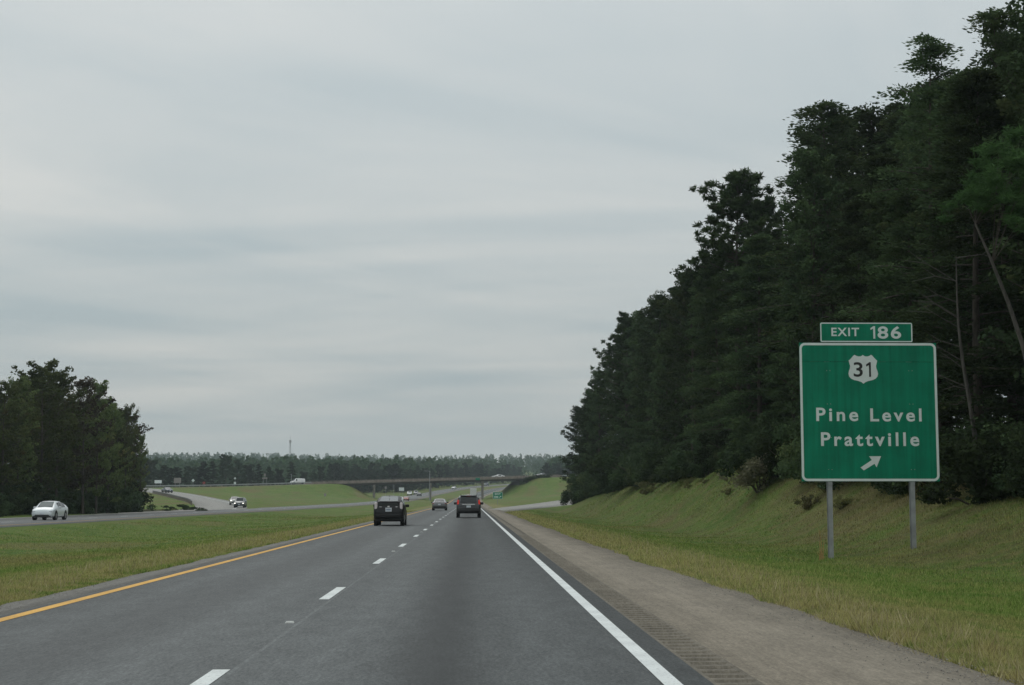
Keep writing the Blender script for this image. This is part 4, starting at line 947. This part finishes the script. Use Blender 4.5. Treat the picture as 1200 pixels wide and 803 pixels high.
# undergrowth
def make_bush(seed, leaf, H=2.2, W=2.0, n=7500, ls=.07):
    g = np.random.default_rng(seed); m = 26; cc = g.normal(size=(m, 3)) * np.array([W*.36, W*.36, H*.24]) + np.array([0, 0, H*.48]); cc[:, 2] = np.clip(cc[:, 2], .2, H)
    k = g.integers(0, m, n); e = g.normal(size=(n, 3)); e /= np.linalg.norm(e, axis=1)[:, None]; cen = cc[k] + e * g.uniform(.3, 1, (n, 1)) * H * .2
    cen[:, 2] = np.abs(cen[:, 2]); V, F_ = leaf_cloud(cen, ls, g, .2, .6); q = Tree(); q.cm = np_mesh('foliage', V, F_, leaf); q.H = H
    S_ = MB()
    for i in range(9): c = cc[i]; S_.tube([(0, 0, -.2), (c[0]*.5, c[1]*.5, c[2]*.6), tuple(c)], [.035, .025, .01], 4)
    q.tm = S_.mesh('stem', BARK); return q
BUSH = [make_bush(500, LEAF_WOOD), make_bush(501, LEAF_BUSH), make_bush(502, LEAF_WOOD, 3.0, 2.4, 9000), make_bush(503, LEAF_TAN, 1.2, 1.3, 3000, .05)]
def plant_bush(x, y, h, proto, label, group, wide=1.0):
    s = h / proto.H; o = tag(empty('shrub', (x, y, gz(x, y) - .08), random.uniform(0, 6.28)), label, 'shrub', group); o.scale = (s*wide, s*wide, s)
    link('foliage', proto.cm, o); link('stem', proto.tm, o); return o
y = 38.0; k = 0
while y < 240:
    x = 17.6 + rw.uniform(-.7, 1.0) + (.0 if y < 215 else -.9); x += .4 if y < 52 else 0
    plant_bush(x, y, rw.uniform(1.6, 3.4) * (1.25 if y > 150 else 1), BUSH[(0, 2, 1, 0, 2)[k % 5]], 'dark shrub at the foot of the wood on the right bank', 'undergrowth along the foot of the right wood', rw.uniform(.9, 1.4))
    y += rw.uniform(1.4, 2.6) * (1 + y / 200); k += 1
for k in range(16):
    y = rw.uniform(52, 150); x = 16.2 + rw.uniform(-1.2, 1.3)
    plant_bush(x, y, rw.uniform(.4, .8), BUSH[3], 'low tan weedy clump on the upper edge of the grass bank', 'weedy clumps below the wood', rw.uniform(.9, 1.5))
def px_bush(px, Y, h, proto, label, wide=1.0, X=None, group=None):
    return plant_bush(at(px, 590, Y)[0] if X is None else X, Y, h, proto, label, group, wide)
px_bush(891, 84, 2.3, make_bush(509, leaf_mat('flower_leaves', (.14, .17, .07), (.34, .33, .22)), 1.6, 1.6, 2600, .06), 'pale flowering bush at the edge of the wood left of the green sign', 1.1)
px_bush(1150, 50, 2.6, BUSH[1], 'green bush behind the right post of the green sign', 1.2)
# slender leaning pine and dead snag at the right edge
def bright_pine():
    g = np.random.default_rng(77); T = MB(); b0 = Vector((17.6, 46, 0)); b0.z = gz(b0.x, b0.y) - .2; tx_, tz_ = at(1142, 262, 46); o = tag(empty('pine_tree', b0), 'slender leaning pine with bright green needle boughs at the right edge', 'tree')
    top = Vector((tx_, 46, tz_)) - b0; P = [top * t + Vector((.5*math.sin(t*3.1), 0, 0)) for t in np.linspace(0, 1, 8)]
    T.tube([tuple(p) for p in P], [.10, .095, .09, .08, .07, .06, .045, .03], 8); cen = []; dirs = []; K = MB()
    ends = [(1128, 240), (1142, 232), (1160, 240), (1172, 225), (1188, 232), (1196, 250), (1150, 218), (1180, 200), (1200, 215), (1215, 240), (1205, 262), (1170, 180), (1195, 165), (1185, 195), (1212, 190)]
    for i, (px, py) in enumerate(ends):
        yy = 46 + g.uniform(-1.2, 1.2); ex_, ez_ = at(px, py, yy); e = Vector((ex_, yy, ez_)) - b0; st_ = P[-1] if i < 7 else P[-2]
        K.tube([tuple(st_), tuple((st_ + e) / 2 + Vector((0, 0, .15))), tuple(e)], [.012, .010, .005], 4)
        for j in range(7):
            c = np.array(e) + g.normal(size=3) * np.array([.42, .42, .16]); m = 100; dd = g.normal(size=(m, 3)); dd /= np.linalg.norm(dd, axis=1)[:, None]; dd[:, 2] = dd[:, 2]*.6 + .2
            cen.append(c + dd * g.uniform(.03, .30, (m, 1))); dirs.append(dd)
    V, F_ = leaf_cloud(np.concatenate(cen), .12, g, 0, .13, dirs=np.concatenate(dirs)); link('crown', np_mesh('crown', V, F_, LEAF_BRIGHT), o); T.build('trunk', BARK_PALE, o, True, 60); K.build('branch', BARK, o)
bright_pine()
def snag(px0, py0, px1, py1, Y, label, seed, dirx=-1):
    g = random.Random(seed); x0, z0 = at(px0, py0, Y); x1, z1 = at(px1, py1, Y); gzz = gz(x0, Y); o = tag(empty('dead_tree', (x0, Y, gzz)), label, 'dead tree')
    a = Vector((0, 0, -.3)); b = Vector((x1 - x0, 0, z1 - gzz)); T = MB(); P = [a.lerp(b, t) + Vector((.12*math.sin(t*7), .1*math.cos(t*5), 0)) for t in np.linspace(0, 1, 8)]
    T.tube([tuple(p) for p in P], [.09, .085, .08, .07, .06, .045, .03, .012], 7); T.build('trunk', BARK_PALE, o, True, 60); B_ = MB()
    for i in range(12):
        p = P[3 + i % 4].lerp(P[4 + i % 4], g.random()) ; l = g.uniform(.8, 2.1); d = Vector((g.choice((-1, -1, 1)) * l, g.uniform(-.6, .2), g.uniform(-.1, .5) * l))
        q = p + d; B_.tube([tuple(p), tuple((p + q)/2 + Vector((0, 0, .12*l))), tuple(q)], [.022, .015, .005], 4); B_.tube([tuple((p + q)/2 + Vector((0,0,.12*l))), tuple((p+q)/2 + Vector((d.x*.3, .1, .35*l)))], [.012, .004], 3)
    B_.build('branch', BARK_PALE, o)
snag(1145, 545, 1118, 300, 51, 'bare dead tree with thin branches in front of the wood right of the sign', 4)

# left wood
SILL = [(-400, 440), (-60, 455), (0, 455), (14, 454), (28, 440), (48, 432), (70, 448), (82, 458), (98, 450), (112, 452), (124, 478), (140, 480), (150, 484), (160, 508), (172, 520), (178, 545), (400, 560)]
rl = random.Random(5)
for k, (px, Y, X, pr, w) in enumerate(((2, 146, None, 0, 1.1), (20, 150, None, 1, .8), (47, 156, None, 0, 1.1), (66, 161, None, 3, .9), (97, 166, None, 2, 1.0), (112, 171, None, 1, .8), (126, 178, None, 0, .8), (146, 196, None, 3, .62), (164, 207, None, 1, .55))):
    lab = ['tree at the left edge of the photo, leftmost of the left wood', 'narrow green tree second from the left in the left wood', 'highest tree of the left wood with greenish yellow leaves', 'broad tree right of the highest one in the left wood', 'browning tree with thin twiggy top in the middle of the left wood',
           'dark tree just right of the browning tree', 'dark tree on the falling right flank of the left wood', 'slim open tree near the right end of the left wood', 'last small tree at the right end of the left wood, behind the marker post'][k]
    px_tree('hardwood_tree', HRD[pr], px, float(np.interp(px, [p[0] for p in SILL], [p[1] for p in SILL])), Y, lab, w, rz=rl.uniform(0, 6))
for row, x0 in enumerate((-46.5, -51, -58, -66)):
    y = 92.0 + row * 3
    while y < 226 - (0, 0, 5, 10)[row]:
        x = x0 + rl.uniform(-1.2, 1.2); h_ = sil_height(x, y, SILL) * rl.uniform(.72, .95)
        if pxof(x, y, 1)[0] < 150: plant_tree('hardwood_tree', HRD[rl.choice((0, 1, 1, 3, 2))], x, y, min(max(h_, 5), 17), 'dark hardwood tree filling the wood beside the far carriageway', 'trees filling the left wood', wide=rl.uniform(.9, 1.25))
        y += rl.uniform(4, 6.5) * (1 + row * .25)
y = 96.0
while y < 196:
    x = -44.3 + rl.uniform(-.8, .5)
    plant_bush(x, y, rl.uniform(1.8, 3.4), BUSH[rl.choice((0, 2, 0, 1))], 'dark shrub at the foot of the left wood beside the far carriageway', 'undergrowth along the foot of the left wood', rl.uniform(1.0, 1.5)); y += rl.uniform(1.8, 3.2)
for k, (px, Y, h_) in enumerate(((122, 200, 3.4), (133, 204, 4.2), (143, 209, 4.3), (152, 214, 3.2), (138, 195, 2.4), (154, 206, 1.8))):
    px_bush(px, Y, h_, BUSH[1], 'bright vine covered bush at the right end of the left wood', 1.3, group='vine covered bushes at the end of the left wood')
for k in range(22):
    px = rl.uniform(188, 240); Y = rl.uniform(208, 262); 
    px_bush(px, Y, rl.uniform(.3, .6), BUSH[rl.choice((0, 1, 3, 1))], 'low brush in the gully below the entry ramp', 1.6, group='brush in the gully between ramp and carriageway')
for k in range(9):
    s = BLEN - 2.5 - k * 1.3; p = bframe(s, -6.6 - rl.uniform(0, 1.2), 0); plant_bush(p[0], p[1], rl.uniform(1.2, 2.0), BUSH[2], 'dark bush on the slope under the right end of the bridge', 'bushes under the right bridge end', 1.1)
# single trees beyond the overpass road
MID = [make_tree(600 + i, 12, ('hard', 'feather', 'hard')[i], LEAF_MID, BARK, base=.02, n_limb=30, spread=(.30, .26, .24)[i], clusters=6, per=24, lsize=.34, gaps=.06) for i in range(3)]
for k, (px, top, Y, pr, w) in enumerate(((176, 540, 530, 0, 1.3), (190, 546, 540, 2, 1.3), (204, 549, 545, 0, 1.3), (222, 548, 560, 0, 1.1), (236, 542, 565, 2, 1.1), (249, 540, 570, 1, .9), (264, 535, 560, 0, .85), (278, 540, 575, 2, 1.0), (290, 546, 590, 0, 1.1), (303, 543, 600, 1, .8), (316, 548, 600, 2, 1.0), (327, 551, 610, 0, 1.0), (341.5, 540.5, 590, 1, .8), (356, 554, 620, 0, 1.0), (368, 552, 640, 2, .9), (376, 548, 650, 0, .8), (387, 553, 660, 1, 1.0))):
    lab = 'dark tree in the row behind the left bridge approach'; grp = 'row of trees behind the left bridge approach'
    if k == 6: lab, grp = 'highest dark tree behind the overpass road, left of the stacked white signs', None
    if k == 12: lab, grp = 'pointed dark tree standing right behind the white van', None
    if k == 15: lab, grp = 'reddish brown tree behind the left end of the bridge', None
    px_tree('tree', MID[pr], px, top, Y, lab, w * 1.25, rz=rl.uniform(0, 6), group=grp)
# front edge of the far forest, tree by tree
EDGE_PX = [100, 200, 380, 470, 484, 515, 545, 577, 609, 630, 640, 760]; EDGE_Y = [600, 640, 690, 715, 745, 850, 950, 1050, 1150, 1150, 790, 760]
k = 0
for px in np.arange(388, 690, 3.4):
    Y = float(np.interp(px, EDGE_PX, EDGE_Y)) + rl.uniform(-10, 22)
    if 609 < px < 636: continue
    x = at(px, 570, Y)[0]
    if abs(x - mid_x(Y)) < 13 or abs(x - opp_x(Y)) < 13: Y += 90; x = at(px, 570, Y)[0]
    if abs(x - mid_x(Y)) < 10 or abs(x - opp_x(Y)) < 10: continue
    plant_tree('tree', MID[rl.randrange(3)], x, Y, rl.uniform(9, 14), 'tree on the front edge of the far forest behind the bridge', 'front edge of the far forest', wide=1.25)
# the far forest itself, one mass
g = np.random.default_rng(31); pts = []
Yr = 700.0
while Yr < 2350:
    sp = 9 + (Yr - 700) * .010; xs = np.arange((100 - 551) / 1789 * Yr - 20, (760 - 551) / 1789 * Yr + 20, sp); xs = xs + g.uniform(-.45, .45, len(xs)) * sp; pts += [(x, Yr + g.uniform(-.5, .5) * sp) for x in xs]; Yr += sp * (1.0 if Yr < 1300 else 1.5)
pts = np.array(pts); keep = (np.abs(pts[:, 0] - mid_x(pts[:, 1])) > 13) & (np.abs(pts[:, 0] - opp_x(pts[:, 1])) > 13)
d_, _ = poly_dist(pts[:, 0], pts[:, 1], APR); keep &= d_ > 16
edge = np.interp(pts[:, 0] / pts[:, 1] * 1789 + 551, EDGE_PX, EDGE_Y); keep &= pts[:, 1] > edge + 12
pts = pts[keep]; zg = ground(pts[:, 0], pts[:, 1]); Vs = []; Fs = []; base_n = 0; print('far trees', len(pts))
for kind in range(2):
    sel = np.arange(len(pts)) % 2 == kind; m = 70; nt_ = sel.sum(); H_ = g.uniform(13, 18, nt_) 
    u = g.random((nt_, m)); u = u ** .8; rad = (np.sin(np.pi * np.clip(.15 + u * .85, 0, 1)) ** .6 if kind == 0 else (1 - u) ** .7 + .08) * H_[:, None] * .24 * np.sqrt(g.uniform(.25, 1, (nt_, m))); th = g.uniform(0, 6.283, (nt_, m))
    c = np.stack([pts[sel, 0][:, None] + rad * np.cos(th), pts[sel, 1][:, None] + rad * np.sin(th), zg[sel][:, None] + H_[:, None] * (.10 + .88 * u)], 2).reshape(-1, 3)
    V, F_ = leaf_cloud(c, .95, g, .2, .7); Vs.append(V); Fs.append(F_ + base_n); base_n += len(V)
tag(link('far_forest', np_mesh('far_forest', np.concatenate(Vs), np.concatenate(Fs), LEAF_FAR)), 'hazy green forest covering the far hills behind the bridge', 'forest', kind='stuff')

# ------------------------------------------------------------------ grass blades
def blades(name, n, yrange, xfun, hgt, label, seed, mat=None, gname='grass'):
    g = np.random.default_rng(seed); u = g.random(n); y0, y1 = yrange; y = 1 / (1/y0 + u * (1/y1 - 1/y0)); a, b = xfun(y); x = a + (b - a) * g.random(n) ** 1.15
    if name == 'left': x = b - (b - a) * g.random(n) ** 1.3
    # lumps: taller tufts here and there
    tuft = 1 + 2.2 * np.clip(vnoise(x, y, .45, 21) - .12, 0, 1) + 0.9 * vnoise(x, y, 2.2, 22) + 3.5 * np.clip(vnoise(x, y, .9, 23) - .36, 0, 1)
    z = ground(x, y); edge_d = np.minimum(np.abs(x - 4.0), np.abs(x + 6.5)); taller = 1 + .35 * np.exp(-((edge_d - 1.2) / 1.2) ** 2) + .35 * sm((x - 12.5) / 3)
    h_ = hgt * g.uniform(.4, 1.15, n) * tuft * taller; w = .0045 + y * .00020; th = g.uniform(0, math.pi, n); ln = g.normal(size=(n, 2)) * (h_ * .42)[:, None]
    dx, dy = np.cos(th) * w, np.sin(th) * w * .5
    V = np.empty((n, 3, 3)); V[:, 0] = np.stack([x - dx, y - dy, z - .02], 1); V[:, 1] = np.stack([x + dx, y + dy, z - .02], 1); V[:, 2] = np.stack([x + ln[:, 0], y + ln[:, 1], z + h_], 1)
    tag(link(gname, np_mesh(gname, V.reshape(-1, 3), np.arange(3*n).reshape(n, 3), mat or BLADES)), label, 'grass', kind='stuff')
blades('right', 520000, (9, 200), lambda y: (np.interp(y, [4, 15, 26, 40, 120, 300], [4.42, 4.40, 4.2, 4.0, 3.85, 3.8]) - .03 + .18 * vnoise(y, y*0, 1.3, 4), np.minimum(17.5 + 0*y, .46*y + 2)), .062, 'short patchy grass and dry verge on the right bank', 1)
blades('left', 330000, (17, 190), lambda y: (np.maximum(-25.5 + 0*y + extra(y), -.34*y - 2), -6.48 + .14 * vnoise(y, y*0, 1.1, 14)), .055, 'mown green grass of the median with a dry verge', 2)

STRAW = simple('straw_stalk', (.38, .33, .17), .9)
blades('stalk_r', 2600, (10, 120), lambda y: (4.25 + 0*y, 4.9 + .03*y + 0*y), .17, 'scattered dry straw stalks along the right shoulder edge', 5, STRAW, 'dry_stalks')
blades('left', 2200, (18, 150), lambda y: (-8.6 + 0*y, -6.6 + 0*y), .15, 'scattered dry straw stalks along the median edge', 7, STRAW, 'dry_stalks')
g = np.random.default_rng(12); n = 3500; y = 1 / (1/8 + g.random(n) * (1/70 - 1/8)); xe = np.interp(y, [4, 15, 26, 40, 120, 300], [4.42, 4.40, 4.2, 4.0, 3.85, 3.8]); x = xe - np.abs(g.normal(size=n)) * .35 + .05
lf = g.random(n) < .3; x = np.where(lf, -6.4 + np.abs(g.normal(size=n)) * .18, x); s_ = g.uniform(.004, .013, n)[:, None, None]
octa = np.array([(1,0,0),(0,1,0),(-1,0,0),(0,-1,0),(0,0,.8),(0,0,-.3)]); V = octa[None] * s_ * g.uniform(.6, 1.3, (n, 6, 1)) + np.stack([x, y, np.full(n, .003)], 1)[:, None, :]
F0 = np.array([(0,1,4),(1,2,4),(2,3,4),(3,0,4),(1,0,5),(2,1,5),(3,2,5),(0,3,5)]); F_ = (F0[None] + 6 * np.arange(n)[:, None, None]).reshape(-1, 3)
tag(link('gravel', np_mesh('gravel', V.reshape(-1, 3), F_, simple('gravel_stone', (.26, .24, .21), .9, 0, .4, 20))), 'loose gravel scattered along the edges of the shoulders', 'gravel', kind='stuff')

# ------------------------------------------------------------------ haze: the air between here and the hills
hz = MB().box((0, 1350, 60), (3700, 3400, 170)).build('haze', None); b_ = bpy.data.materials.new('haze_air'); b_.use_nodes = True; b_.node_tree.nodes.clear()
o_ = b_.node_tree.nodes.new('ShaderNodeOutputMaterial'); pv = b_.node_tree.nodes.new('ShaderNodeVolumePrincipled'); pv.inputs['Color'].default_value = (.82, .93, .97, 1); pv.inputs['Density'].default_value = .00019; pv.inputs['Anisotropy'].default_value = .2
b_.node_tree.links.new(pv.outputs[0], o_.inputs['Volume']); hz.data.materials.append(b_); tag(hz, 'thin pale haze in the air over the highway and hills', 'haze', kind='stuff')
